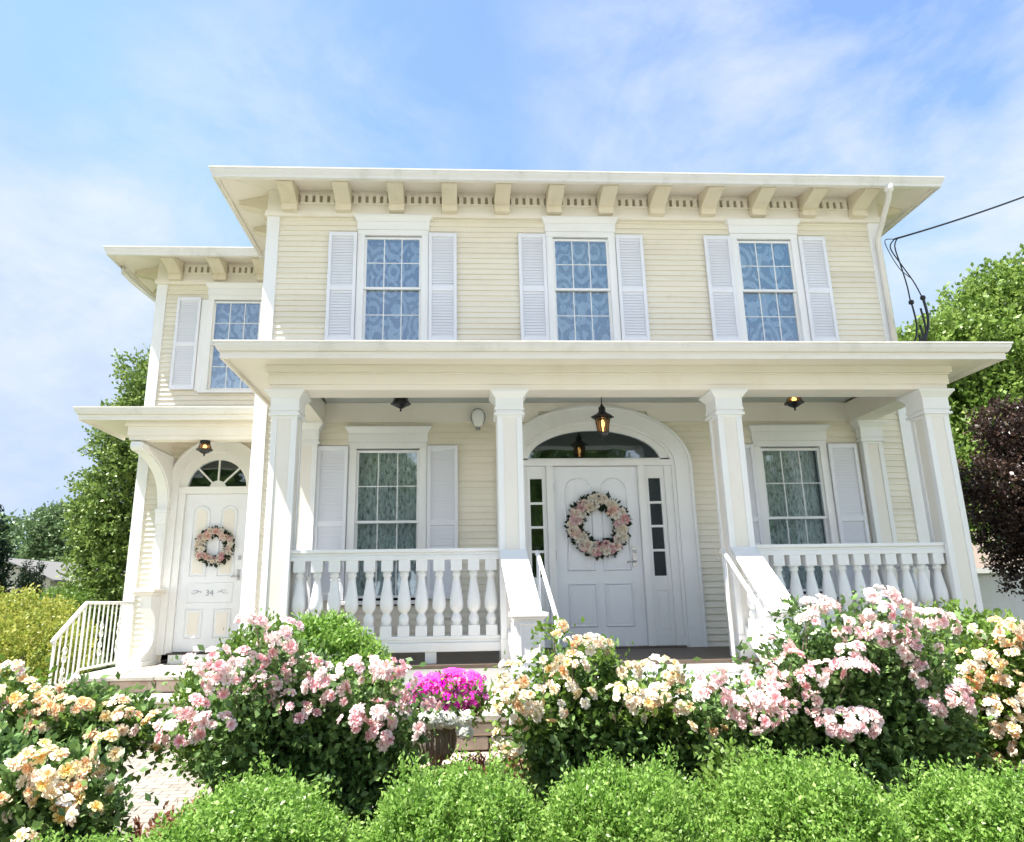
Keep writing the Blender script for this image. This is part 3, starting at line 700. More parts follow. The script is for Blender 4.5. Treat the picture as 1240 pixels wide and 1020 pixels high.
for s in (-1, 1):
    xa, xb = sorted((FC+s*0.626, FC+s*0.879))
    gx0, gx1 = xa+0.05, xb-0.05
    zs = [0.845+(2.03-0.845)*k/4 for k in range(5)]
    mb = MB(); mb.box(xa, gx0, 0.02, 0.055, 0, SP); mb.box(gx1, xb, 0.02, 0.055, 0, SP); mb.box(gx0, gx1, 0.021, 0.054, zs[4]+0.012, SP)
    mb.box(gx0, gx1, 0.021, 0.054, 0, 0.17); mb.box(gx0, gx1, 0.021, 0.054, 0.66, zs[0]-0.012); mb.box(gx0, gx1, 0.034, 0.054, 0.17, 0.66)
    mb.box(gx0+0.03, gx1-0.03, 0.024, 0.034, 0.21, 0.62)
    for k in (1, 2, 3): mb.box(gx0, gx1, 0.022, 0.053, zs[k]-0.015, zs[k]+0.015)
    mb.build('sidelight_frame', 'trim', sur, 0.002)
    mb = MB()
    mb.box(gx0, gx1, 0.036, 0.04, zs[0]-0.012, zs[4]+0.012)
    mb.build('sidelight_glass', 'porch_glass', sur)
# door slab with panels
def panel_frame(mb, pts, y, w=0.022, d=0.012):
    """raised moulding along a closed outline of (x,z)"""
    n = len(pts); c = (sum(p[0] for p in pts)/n, sum(p[1] for p in pts)/n)
    def off(k, s):
        p0, p1, p2 = pts[k-1], pts[k], pts[(k+1) % n]
        a = Vector((p1[0]-p0[0], p1[1]-p0[1])).normalized(); b = Vector((p2[0]-p1[0], p2[1]-p1[1])).normalized()
        na = Vector((-a.y, a.x)); nb = Vector((-b.y, b.x)); m_ = (na+nb).normalized(); q = max(0.4, m_.dot(na))
        return (p1[0]+m_.x*s/q, p1[1]+m_.y*s/q)
    A = pts; B = [off(k, w) for k in range(n)]; C_ = [off(k, w*0.5) for k in range(n)]
    v = [(x, y, z) for x, z in A]+[(x, y-d, z) for x, z in C_]+[(x, y+0.0, z) for x, z in B]
    f = []
    for k in range(n):
        j = (k+1) % n; f += [(k, j, n+j, n+k), (n+k, n+j, 2*n+j, 2*n+k)]
    mb.add(v, f)
def arched(xa, xb, za, zb, n=12):
    r = (xb-xa)/2; return [(xa, za), (xb, za)]+[((xa+xb)/2+r*math.cos(PI*k/n), zb-r+r*math.sin(PI*k/n)) for k in range(n+1)]
def rect(xa, xb, za, zb): return [(xa, za), (xb, za), (xb, zb), (xa, zb)]
DY = 0.03
mb = MB(); mb.box(FC-0.535, FC+0.535, DY, DY+0.045, 0.02, 2.195)
for s in (-1, 1):
    xa, xb = (FC-0.40, FC-0.045) if s < 0 else (FC+0.045, FC+0.40)
    for (pts, rp_) in ((arched(xa, xb, 0.90, 2.06), arched(xa+0.05, xb-0.05, 0.95, 2.01)), (rect(xa, xb, 0.24, 0.76), rect(xa+0.05, xb-0.05, 0.29, 0.71))):
        panel_frame(mb, pts, DY, 0.028, 0.016); panel_frame(mb, rp_, DY, 0.014, 0.008)
        mb.prism(rp_, 'Y', DY-0.005, DY+0.001)
fdoor = hp(mb, 'front_door', 'doorp', bevel=0)
mb = MB(); mb.box(FC+0.415, FC+0.475, DY-0.012, DY, 0.95, 1.20)
mb.tube([(FC+0.445, DY-0.012, 1.01), (FC+0.445, DY-0.055, 1.01), (FC+0.40, DY-0.06, 1.01), (FC+0.33, DY-0.055, 1.0)], 0.010)
mb.lathe([(0.02, 0), (0.02, 0.012), (0.012, 0.014)], 0, 0, 10)
mb.v[-30:] = [(FC+0.445+x, DY-0.012-z, 1.13+y) for (x, y, z) in mb.v[-30:]]
mb.build('door_handle', 'silver', fdoor)
for z in (0.28, 1.1, 1.93):
    mb = MB(); mb.box(FC-0.55, FC-0.53, DY-0.014, DY+0.01, z-0.055, z+0.055); mb.tube([(FC-0.54, DY-0.012, z-0.06), (FC-0.54, DY-0.012, z+0.06)], 0.009); mb.build('hinge', 'black', fdoor)
mb = MB(); mb.box(FC-0.975, FC+0.975, -0.08, 0.05, 0.0, 0.019); hp(mb, 'door_threshold', 'deck')

# ---- side door with fanlight
SD0 = -0.13
mb = MB()
arch_band(mb, SDC, SDZ, 0.565, 0.565, 0.70, 0.74, WY-0.05, WY+0.02, 40, SD0)
arch_band(mb, SDC, SDZ, 0.70, 0.74, 0.735, 0.775, WY-0.07, WY, 40, SD0)
arch_band(mb, SDC, SDZ, 0.44, 0.44, 0.564, 0.564, WY-0.015, WY+0.06, 40)
mb.box(SDC-0.564, SDC-0.467, WY-0.015, WY+0.06, SD0, SDZ); mb.box(SDC+0.467, SDC+0.564, WY-0.015, WY+0.06, SD0, SDZ)
ssur = hp(mb, 'side_door_surround', 'trim')
mb = MB(); mb.box(SDC-0.564, SDC+0.564, WY-0.03, WY+0.07, SDZ-0.085, SDZ-0.005); mb.box(SDC-0.564, SDC+0.564, WY-0.045, WY+0.07, SDZ-0.005, SDZ+0.02)
mb.lathe([(0.001, 0)]+[(0.13*math.sin(0.3+k*0.21), 0.02) for k in range(2)], SDC, WY+0.05, 6) if False else None
for a in (45, 90, 135):
    t = math.radians(a); mb.prism([(SDC+0.10*math.cos(t)-0.012*math.sin(t), SDZ+0.10*math.sin(t)+0.012*math.cos(t)), (SDC+0.10*math.cos(t)+0.012*math.sin(t), SDZ+0.10*math.sin(t)-0.012*math.cos(t)),
        (SDC+0.45*math.cos(t)+0.012*math.sin(t), SDZ+0.45*math.sin(t)-0.012*math.cos(t)), (SDC+0.45*math.cos(t)-0.012*math.sin(t), SDZ+0.45*math.sin(t)+0.012*math.cos(t))], 'Y', WY+0.012, WY+0.045)
mb.prism(arc_pts(SDC, SDZ+0.02, 0.12, 0.10, 14), 'Y', WY+0.01, WY+0.045)
mb.build('fanlight_frame', 'trim', ssur)
mb = MB(); mb.prism(arc_pts(SDC, SDZ+0.0, 0.445, 0.445, 30), 'Y', WY+0.03, WY+0.034); mb.build('fanlight_glass', 'porch_glass', ssur)
mb = MB(); SY = WY+0.03
mb.box(SDC-0.465, SDC+0.465, SY, SY+0.045, SD0+0.03, SDZ-0.087)
for s in (-1, 1):
    xa, xb = (SDC-0.34, SDC-0.07) if s < 0 else (SDC+0.07, SDC+0.34)
    panel_frame(mb, arched(xa, xb, 0.95, 2.02), SY, 0.03, 0.018); panel_frame(mb, rect(xa, xb, 0.08, 0.50), SY, 0.03, 0.018)
panel_frame(mb, rect(SDC-0.34, SDC+0.34, 0.575, 0.875), SY, 0.02, 0.01)
sdoor = hp(mb, 'side_door', 'doorp')
for s in (-1, 1):
    xa, xb = (SDC-0.34, SDC-0.07) if s < 0 else (SDC+0.07, SDC+0.34)
    MB().prism(arched(xa+0.055, xb-0.055, 1.0, 1.965), 'Y', SY-0.006, SY-0.001).build('door_panel', 'cream', sdoor)
    MB().prism(rect(xa+0.055, xb-0.055, 0.13, 0.45), 'Y', SY-0.006, SY-0.001).build('door_panel', 'cream', sdoor)
mb = MB(); mb.box(SDC+0.385, SDC+0.425, SY-0.012, SY, 0.90, 1.06); mb.tube([(SDC+0.405, SY-0.01, 0.96), (SDC+0.405, SY-0.055, 0.96), (SDC+0.31, SY-0.055, 0.955)], 0.011)
mb.box(SDC+0.385, SDC+0.425, SY-0.02, SY, 1.20, 1.26)
mb.build('door_handle', 'silver', sdoor)
cu = bpy.data.curves.new('num', 'FONT'); cu.body = '34'; cu.size = 0.12; cu.extrude = 0.003; cu.align_x = 'CENTER'
tob = bpy.data.objects.new('num', cu); COL.objects.link(tob); bpy.context.view_layer.update()
me = bpy.data.meshes.new_from_object(tob.evaluated_get(bpy.context.evaluated_depsgraph_get())); bpy.data.objects.remove(tob)
me.name = 'house_number'; me.materials.clear(); me.materials.append(M['numeral'])
me.transform(Matrix.Translation((SDC, SY-0.006, 0.685)) @ Matrix.Rotation(PI/2, 4, 'X'))
o = bpy.data.objects.new('house_number', me); COL.objects.link(o); o.parent = sdoor; o.location = -wloc(sdoor)
mb = MB()
for s in (-1, 1):
    mb.tube([(SDC+s*(0.12+0.15*t), SY-0.005, 0.73+0.022*math.sin(t*2*PI)*(1-0.4*t)) for t in [k/14 for k in range(15)]], [0.006*(1-0.55*k/14) for k in range(15)], 6)
    mb.tube([(SDC+s*(0.20+0.035*math.cos(a)), SY-0.005, 0.745+0.02*math.sin(a)) for a in [k*0.5 for k in range(9)]], 0.003, 6)
mb.build('number_scroll', 'numeral', sdoor)
mb = MB(); mb.box(SDC-0.50, SDC+0.50, WY-0.11, WY+0.05, SD0, SD0+0.02); hp(mb, 'side_threshold', 'dark')
mb = MB(); mb.box(SDC-0.47, SDC+0.55, WY-0.10, WY-0.001, -0.25, SD0-0.001); hp(mb, 'side_door_step', 'trim')

# ---- front porch
CY = -1.536
CW = 0.263
def column(xc, yc, ztop=2.74, engaged=False, w=CW, zbot=0.0):
    mb = MB(); h = w/2; d = h
    y0, y1 = (yc-d, yc+d) if not engaged else (yc-0.10, yc)
    mb.box(xc-h+0.014, xc+h-0.014, y0+0.014, y1-(0.014 if not engaged else 0), zbot, ztop-0.06)
    # corner strips
    s = 0.062
    for sx in (-1, 1):
        xa, xb = sorted((xc+sx*h, xc+sx*(h-s)))
        mb.box(xa, xb, y0, y0+s if not engaged else y1, zbot+0.22, ztop-0.30)
        if not engaged: mb.box(xa, xb, y1-s, y1, zbot+0.22, ztop-0.30)
    mb.box(xc-h-0.004, xc+h+0.004, y0-0.004, y1+(0.004 if not engaged else 0), zbot, zbot+0.22)
    c = hp(mb, 'column', 'trim', bevel=0.004)
    mb = MB()
    def ring(e, a, b): mb.box(xc-h-e, xc+h+e, y0-e, y1+(e if not engaged else 0), a, b)
    ring(0.0, ztop-0.30, ztop-0.27); ring(0.028, ztop-0.27, ztop-0.245); ring(0.010, ztop-0.245, ztop-0.215); ring(0.022, ztop-0.215, ztop-0.19); ring(0.014, ztop-0.19, ztop-0.085)
    e0, e1 = 0.016, 0.062; yy = y1 if engaged else y1
    k = 0 if engaged else 1
    mb.hexa([(xc-h-e0, y0-e0, ztop-0.085), (xc+h+e0, y0-e0, ztop-0.085), (xc+h+e0, y1+e0*k, ztop-0.085), (xc-h-e0, y1+e0*k, ztop-0.085)],
            [(xc-h-e1, y0-e1, ztop-0.025), (xc+h+e1, y0-e1, ztop-0.025), (xc+h+e1, y1+e1*k, ztop-0.025), (xc-h-e1, y1+e1*k, ztop-0.025)])
    ring(0.068, ztop-0.025, ztop-0.001)
    mb.build('capital', 'trim', c)
    mb = MB(); q = h-s-0.001
    mb.box(xc-q, xc+q, y0+0.009, y0+0.0135, zbot+0.22, ztop-0.30)
    if not engaged:
        for sx in (-1, 1):
            xa, xb = sorted((xc+sx*(h-0.009), xc+sx*(h-0.0135))); mb.box(xa, xb, y0+s+0.001, y1-s-0.001, zbot+0.22, ztop-0.30)
    mb.build('column_panel', 'cream', c)
CX = [-2.053, 0.283, 2.640, 4.933]
for x in CX: column(x, CY+CW/2-0.0)
column(-2.12, -0.018, 2.745, True); column(5.06, -0.018, 2.745, True)
YF = CY          # column front face
YC = CY+CW/2     # beam centre
PX0, PX1, PYF = -2.677, 5.545, -2.013
mb = MB()  # entablature beam around three sides
b0, b1 = -2.21, 5.09
mb.box(b0, b1, YF-0.02, YF+CW+0.02, 2.742, 3.0)
mb.box(b0-0.018, b1+0.018, YF-0.038, YF-0.021, 2.80, 3.0)
mb.box(b0-0.05, b1+0.05, YF-0.075, YF-0.039, 2.925, 3.0)
mb.box(b0-0.03, b1+0.03, YF-0.055, YF-0.039, 2.905, 2.924)
for (x0, x1, s) in ((b0, b0+0.29, -1), (b1-0.29, b1, 1)):
    mb.box(x0, x1, YF+CW+0.021, -0.02, 2.742, 3.0)
    xs = x0 if s < 0 else x1
    mb.box(*sorted((xs, xs+s*0.018)), YF-0.02, -0.02, 2.80, 3.0)
    mb.box(*sorted((xs+s*0.019, xs+s*0.05)), YF-0.038, -0.02, 2.925, 3.0)
hp(mb, 'porch_beam', 'soffit', bevel=0.003)
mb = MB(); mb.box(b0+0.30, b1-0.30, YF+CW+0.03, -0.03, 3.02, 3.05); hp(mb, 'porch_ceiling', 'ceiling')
mb = MB(); mb.box(-2.0, FC-0.7, -0.045, -0.001, 2.765, 3.018); mb.box(FC+0.7, 4.93, -0.045, -0.001, 2.765, 3.018); mb.box(FC-0.7, FC+0.7, -0.045, -0.001, 2.90, 3.018)
hp(mb, 'wall_frieze', 'cream')
mb = MB()  # soffit of the overhang
mb.box(PX0+0.06, PX1-0.06, PYF+0.06, YF-0.0, 3.001, 3.02)
mb.box(PX0+0.06, b0+0.05, YF+0.001, 0.0, 3.001, 3.02); mb.box(b1-0.05, PX1-0.06, YF+0.001, 0.0, 3.001, 3.02)
hp(mb, 'porch_soffit', 'soffit')
mb = MB()
prof = [(0.05, 3.122), (0.0, 3.127), (0.0, 3.112), (0.012, 3.10), (0.014, 3.075), (0.036, 3.035), (0.04, 3.028), (0.06, 3.028), (0.06, 3.06)]
sweep(mb, prof, PX0, PX1, PYF, 0.0)
hp(mb, 'porch_gutter', 'gutter')
mb = MB()
mb.box(PX0+0.061, PX1-0.061, PYF+0.0615, PYF+0.085, 2.955, 3.0); mb.box(PX0+0.061, PX0+0.085, PYF+0.086, 0, 2.955, 3.0); mb.box(PX1-0.085, PX1-0.061, PYF+0.086, 0, 2.955, 3.0)
mb.box(PX0+0.061, PX1-0.061, PYF+0.0615, PYF+0.08, 3.021, 3.10); mb.box(PX0+0.061, PX0+0.08, PYF+0.081, 0, 3.021, 3.10); mb.box(PX1-0.08, PX1-0.061, PYF+0.081, 0, 3.021, 3.10)
hp(mb, 'porch_fascia', 'cream')
mb = MB()
a = [(PX0+0.05, PYF+0.05, 3.115), (PX1-0.05, PYF+0.05, 3.115), (PX1-0.05, -0.001, 3.115), (PX0+0.05, -0.001, 3.115)]
b = [(PX0+0.9, -0.5, 3.33), (PX1-0.9, -0.5, 3.33), (PX1-0.9, -0.001, 3.34), (PX0+0.9, -0.001, 3.34)]
mb.hexa(a, b); hp(mb, 'porch_roof', 'shingle')
# deck, skirt
mb = MB(); mb.box(-2.25, 5.13, -1.585, -0.02, -0.035, -0.001)
mb.prism([(-1.61, -0.001), (-1.61, -0.03), (-1.586, -0.035), (-1.586, -0.001)], 'X', -2.27, 5.15)
hp(mb, 'porch_floor', 'deck')
mb = MB(); mb.box(-2.23, 5.11, -1.575, -1.54, -0.30, -0.036); mb.box(-2.23, -2.195, -1.54, 0, -0.30, -0.036); mb.box(5.075, 5.11, -1.54, 0, -0.30, -0.036)
mb.box(-2.24, 5.12, -1.59, -1.576, -0.07, -0.037)
hp(mb, 'porch_skirt', 'trim')
mb = MB(); mb.box(-2.15, 5.03, -1.50, -0.05, GZ-0.05, -0.31); hp(mb, 'porch_foundation', 'fieldstone')

# railings
def bal_profile():
    return [(0.060, 0.10), (0.046, 0.13), (0.056, 0.15), (0.054, 0.18), (0.036, 0.215), (0.034, 0.225), (0.048, 0.24), (0.068, 0.27), (0.073, 0.31), (0.067, 0.38), (0.053, 0.46), (0.040, 0.54), (0.034, 0.585), (0.048, 0.60), (0.048, 0.615), (0.040, 0.625), (0.056, 0.645)]
def baluster_mb(h=0.76, w=0.056):
    mb = MB(); k = h/0.76; q = w/0.060
    mb.box(-w, w, -w, w, 0, 0.10*k); mb.box(-w, w, -w, w, 0.645*k, h)
    mb.lathe([(r*q, z*k) for r, z in bal_profile()], 0, 0, 14)
    return mb
BME = baluster_mb(0.735).build('baluster', 'trim', None, 0.0)
proto_me = BME.data; bpy.data.objects.remove(BME)
def rail(xa, ya, xb, yb, n, feet=()):
    d = Vector((xb-xa, yb-ya)); Ln = d.length; d.normalize(); nn = Vector((-d.y, d.x))
    def bx(mb, hw, z0, z1, s=0, e=0):
        p = [Vector((xa, ya))+d*s, Vector((xb, yb))-d*e]
        q = [(p[0]-nn*hw), (p[1]-nn*hw), (p[1]+nn*hw), (p[0]+nn*hw)]
        mb.hexa([(v.x, v.y, z0) for v in q], [(v.x, v.y, z1) for v in q])
    mb = MB(); bx(mb, 0.072, 1.065, 1.10); bx(mb, 0.052, 1.035, 1.065); bx(mb, 0.06, 0.99, 1.035)
    bx(mb, 0.06, 0.225, 0.258); bx(mb, 0.048, 0.195, 0.225); bx(mb, 0.062, 0.11, 0.195)
    for f in feet:
        c = Vector((xa, ya))+d*Ln*f
        mb.box(c.x-0.055, c.x+0.055, c.y-0.045, c.y+0.045, 0.0, 0.11)
    r = hp(mb, 'railing', 'trim', bevel=0.004)
    for k in range(n):
        c = Vector((xa, ya))+d*Ln*(k+0.5)/n
        o = bpy.data.objects.new('baluster', proto_me); COL.objects.link(o); o.parent = r
        o.location = Vector((c.x, c.y, 0.2585))-wloc(r)
RY = -1.43
rail(CX[0]+CW/2, RY, CX[1]-CW/2, RY, 12, (0.2, 0.67))
rail(CX[2]+CW/2, RY, CX[3]-CW/2, RY, 12, (0.33, 0.8))
rail(CX[0], YC+CW/2, CX[0], -0.12, 6); rail(CX[3]+0.05, YC+CW/2, CX[3]+0.05, -0.12, 6)

# porch steps (wood) with cheek rails and newels
mb = MB()
xs0, xs1 = 0.42, 2.50
mb.box(xs0, xs1, -1.88, -1.592, -0.30, -0.16); mb.box(xs0, xs1, -2.20, -1.881, -0.32, -0.262)
hp(mb, 'step_riser', 'trim')
mb = MB(); mb.box(xs0-0.0, xs1+0.0, -1.91, -1.592, -0.159, -0.13); hp(mb, 'step_tread', 'gutter')
NY = -2.45
for (xc, xn, s) in ((0.285, 0.33, 1), (2.64, 2.62, -1)):
    # sloping cheek: wide cap over boarded side with balusters
    y0, z0, y1, z1 = YF-0.002, 1.07, NY+0.12, 0.50
    w = 0.13
    mb = MB()
    def sl(mb, wa, a, b, ya=y0, yb=y1, za=z0, zb=z1):
        mb.hexa([(xc-wa, ya, za+a), (xc+wa, ya, za+a), (xn+wa, yb, zb+a), (xn-wa, yb, zb+a)], [(xc-wa, ya, za+b), (xc+wa, ya, za+b), (xn+wa, yb, zb+b), (xn-wa, yb, zb+b)])
    sl(mb, 0.135, -0.03, 0.01); sl(mb, 0.11, -0.085, -0.031)
    sl(mb, 0.07, -0.84, -0.76)
    r = hp(mb, 'stair_railing', 'trim', bevel=0.004)
    n = 4
    for k in range(n):
        t = (k+0.5)/n; x = xc+(xn-xc)*t; y = y0+(y1-y0)*t; z = z0+(z1-z0)*t
        mb = MB(); q = baluster_mb(0.56, 0.045); mb.v = [(a+x, b+y, c+z-0.70) for a, b, c in q.v]; mb.f = q.f; mb.sm = q.sm
        mb.box(x-0.045, x+0.045, y-0.045, y+0.045, z-0.80, z-0.70); mb.box(x-0.045, x+0.045, y-0.045, y+0.045, z-0.14, z-0.06)
        mb.build('baluster', 'trim', r)
    # newel: panelled box
    mb = MB(); h = 0.118
    mb.box(xn-h, xn+h, NY-h, NY+h, -0.30, 0.455)
    mb.box(xn-h-0.022, xn+h+0.022, NY-h-0.022, NY+h+0.022, 0.02, 0.05); mb.box(xn-h-0.035, xn+h+0.035, NY-h-0.035, NY+h+0.035, -0.30, 0.02)
    mb.box(xn-h-0.02, xn+h+0.02, NY-h-0.02, NY+h+0.02, 0.44, 0.458)
    mb.box(xn-h-0.04, xn+h+0.04, NY-h-0.04, NY+h+0.04, 0.458, 0.492)
    nw = hp(mb, 'newel_post', 'trim', bevel=0.005)
    mb = MB(); panel_frame(mb, rect(xn-h+0.03, xn+h-0.03, 0.09, 0.41), NY-h, 0.02, 0.01); mb.build('newel_panel', 'trim', nw)
    # slender grab rail
    xg = xc+s*0.24
    xg2 = xn+s*0.24
    mb = MB(); mb.tube([(xg, YF-0.0, 1.03), (xg, YF-0.06, 1.05), (xg2, NY+0.02, 0.47), (xg2, NY-0.10, 0.43)], 0.019, 10)
    mb.tube([(xg2, NY-0.02, 0.46), (xg2, NY-0.02, -0.30)], 0.018, 10); mb.tube([(xg, YF-0.10, 1.02), (xg, YF-0.10, -0.02)], 0.018, 10)
    hp(mb, 'grab_rail', 'trim')

# ---- wing entry roof and bracket
GP0, GPY = -5.476, 0.774
mb = MB(); prof2 = [(a, b+0.078) for a, b in prof]
sweep(mb, prof2, GP0, XL-0.04, GPY, WY, True, False)
hp(mb, 'entry_gutter', 'gutter')
mb = MB()
mb.box(GP0+0.061, XL-0.04, GPY+0.0615, WY-0.002, 3.075, 3.10)
hp(mb, 'entry_soffit', 'soffit')
mb = MB(); mb.box(GP0+0.0605, XL-0.04, GPY+0.0615, GPY+0.085, 3.03, 3.0745); mb.box(GP0+0.0605, GP0+0.085, GPY+0.086, WY, 3.03, 3.0745)
mb.box(GP0+0.061, XL-0.04, GPY+0.0615, GPY+0.08, 3.101, 3.18); mb.box(GP0+0.061, GP0+0.08, GPY+0.081, WY, 3.101, 3.18)
hp(mb, 'entry_fascia', 'cream')
mb = MB(); ex = -4.79
mb.box(ex, XL-0.04, 1.0, 1.16, 2.785, 3.0745); mb.box(ex, ex+0.15, 1.161, WY-0.001, 2.785, 3.0745)
mb.box(ex-0.02, XL-0.04, 0.98, 0.999, 2.84, 3.0745); mb.box(ex-0.05, XL-0.04, 0.945, 0.979, 2.97, 3.0745)
mb.box(ex-0.05, ex-0.001, 0.98, WY-0.001, 2.97, 3.0745)
hp(mb, 'entry_beam', 'soffit', bevel=0.003)
mb = MB(); mb.hexa([(GP0+0.05, GPY+0.05, 3.19), (XL-0.04, GPY+0.05, 3.19), (XL-0.04, WY-0.001, 3.19), (GP0+0.05, WY-0.001, 3.19)],
    [(GP0+0.6, WY-0.4, 3.42), (XL-0.04, WY-0.4, 3.42), (XL-0.04, WY-0.001, 3.43), (GP0+0.6, WY-0.001, 3.43)]); hp(mb, 'entry_roof', 'shingle')
# scroll bracket: side profile
bxc = -4.67
pr = [(WY-0.001, 2.755), (0.97, 2.755), (0.95, 2.68)]
for k in range(13):
    t = k/12; a = t*PI/2; pr.append((1.0+1.02*math.sin(a), 2.64-0.62*(1-math.cos(a))))
pr += [(2.02, 1.95), (WY-0.001, 1.95)]
mb = MB(); mb.prism(pr, 'X', bxc-0.07, bxc+0.07)
pr2 = [(1.01+1.02*math.sin(t*PI/24)-0.0, 2.655-0.62*(1-math.cos(t*PI/24))) for t in range(13)]
for s in (-1, 1):   # raised edge moulding on both cheeks
    x = bxc+s*0.07
    for k in range(12):
        (ya, za), (yb, zb) = pr2[k], pr2[k+1]
        mb.hexa([(x, ya, za+0.02), (x, yb, zb+0.02), (x+s*0.018, yb, zb+0.02), (x+s*0.018, ya, za+0.02)], [(x, ya+0.03, za+0.085), (x, yb+0.03, zb+0.085), (x+s*0.018, yb+0.03, zb+0.085), (x+s*0.018, ya+0.03, za+0.085)])
mb.box(bxc-0.09, bxc+0.09, 1.985, WY-0.001, 1.90, 1.949); mb.box(bxc-0.08, bxc+0.08, 2.0, WY-0.001, 1.72, 1.899)
mb.box(bxc-0.07, bxc+0.07, 2.03, WY-0.001, 0.79, 1.719)
mb.box(bxc-0.04, bxc+0.04, 2.018, 2.029, 0.95, 1.65)
sb = hp(mb, 'scroll_bracket', 'trim')
mb = MB(); mb.box(bxc-0.18, bxc+0.15, 1.68, WY-0.001, 0.745, 0.79); mb.box(bxc-0.155, bxc+0.125, 1.71, WY-0.001, 0.70, 0.744)
mb.build('bracket_shelf', 'cream', sb, 0.004)
mb = MB()
pr = [(WY-0.001, 0.699), (1.78, 0.699), (1.79, 0.52), (1.88, 0.47), (1.97, 0.38), (2.0, 0.25), (1.99, 0.12), (1.93, 0.02), (1.84, -0.05), (1.74, -0.09), (1.64, -0.13), (1.61, -0.25), (WY-0.001, -0.25)]
mb.prism(pr, 'X', bxc-0.075, bxc+0.075); mb.box(bxc-0.11, bxc+0.11, 1.58, WY-0.001, -0.25, -0.19)
mb.build('bracket_plinth', 'trim', sb)

# downspouts
mb = MB()
xd, yd = XR+0.0, -0.09
mb.tube([(5.53, -0.57, 5.86), (5.53, -0.57, 5.80), (5.56, -0.50, 5.75), (5.60, -0.13, 5.42), (5.60, -0.085, 5.34), (5.60, -0.08, 3.3)], 0.036, 10)
mb.lathe([(0.045, 0), (0.06, 0.05), (0.06, 0.11)], 5.53, -0.57, 12, 5.78)
hp(mb, 'downspout', 'gutter')
mb = MB(); mb.tube([(GX-0.52, WY-0.2, 5.86), (GX-0.52, WY-0.2, 5.76), (GX-0.44, WY+0.0, 5.68), (GX-0.12, WY+0.35, 5.45), (GX-0.09, WY+0.38, 5.3), (GX-0.09, WY+0.38, -0.6)], 0.034, 10)
hp(mb, 'downspout', 'gutter')

# ------------------------------------------------------------------ stone terrace, stoop, railing
st = empty('stone_steps', (1.2, -2.4, GZ), 'tan stone block terrace and steps in front of the porch stairs', 'stone steps')
def blocks(parent, x0, x1, y0, y1, z0, z1, rows, seed, mat='fieldstone', name='stone_course', av=0.34):
    rnd = random.Random(seed); h = (z1-z0)/rows
    for r in range(rows):
        mb = MB(); x = x0
        while x < x1-0.01:
            w = min(av*rnd.uniform(0.6, 1.35), x1-x)
            if x1-x-w < 0.1: w = x1-x
            g_ = 0.006; d = rnd.uniform(0, 0.012)
            mb.box(x+g_, x+w-g_, y0-d, y1, z0+r*h+g_*0.8, z0+(r+1)*h-g_*0.8); x += w
        mb.build(name, mat, parent, 0.012)
mb = MB(); mb.box(-0.93, 3.68, -2.58, -1.60, GZ-0.05, -0.345); mb.build('core', 'dark', st)
blocks(st, -0.95, 3.70, -2.60, -2.45, -0.56, -0.345, 2, 3)
def slabs(parent, x0, x1, y0, y1, z0, z1, mat, seed, av=0.8):
    rnd = random.Random(seed); x = x0; mb = MB()
    while x < x1-0.01:
        w = min(av*rnd.uniform(0.7, 1.3), x1-x)
        if x1-x-w < 0.2: w = x1-x
        mb.box(x+0.004, x+w-0.004, y0-rnd.uniform(0, 0.01), y1, z0, z1); x += w
    return mb.build('paving_slab', mat, parent, 0.01)
slabs(st, -0.96, 3.71, -2.63, -2.10, -0.344, -0.285, 'flag', 1); slabs(st, -0.96, 3.71, -2.095, -1.60, -0.344, -0.287, 'flag', 2)
slabs(st, -1.0, 3.75, -3.02, -2.605, -0.62, -0.565, 'redstone', 4, 0.5); blocks(st, -0.99, 3.74, -3.0, -2.62, -0.79, -0.62, 1, 6)
slabs(st, -1.0, 3.75, -3.40, -3.005, -0.80, -0.745, 'flag', 7); blocks(st, -0.99, 3.74, -3.38, -3.02, GZ-0.05, -0.80, 1, 8)

sp = empty('stoop_steps', (-3.85, 0.5, GZ), 'stone stoop with three wide steps leading up to the side door', 'stone steps')
slabs(sp, -4.98, -2.83, 0.44, 2.13, -0.30, -0.25, 'flag', 11, 1.1)
blocks(sp, -4.94, -2.84, 0.49, 2.12, -0.45, -0.30, 1, 12, 'redstone', av=0.5)
slabs(sp, -4.98, -2.83, -0.12, 0.50, -0.49, -0.45, 'flag', 13, 1.2); blocks(sp, -4.94, -2.84, -0.07, 0.48, -0.66, -0.49, 1, 14, 'fieldstone', av=0.5)
slabs(sp, -4.98, -2.83, -0.46, -0.08, -0.70, -0.66, 'flag', 15, 1.2); blocks(sp, -4.94, -2.84, -0.42, -0.09, GZ-0.02, -0.70, 1, 16, 'redstone', av=0.5)
mb = MB(); mb.box(-4.90, -2.86, 0.52, 2.1, GZ-0.03, -0.46); mb.box(-4.90, -2.86, -0.03, 0.51, GZ-0.03, -0.67); mb.build('core', 'dark', sp)

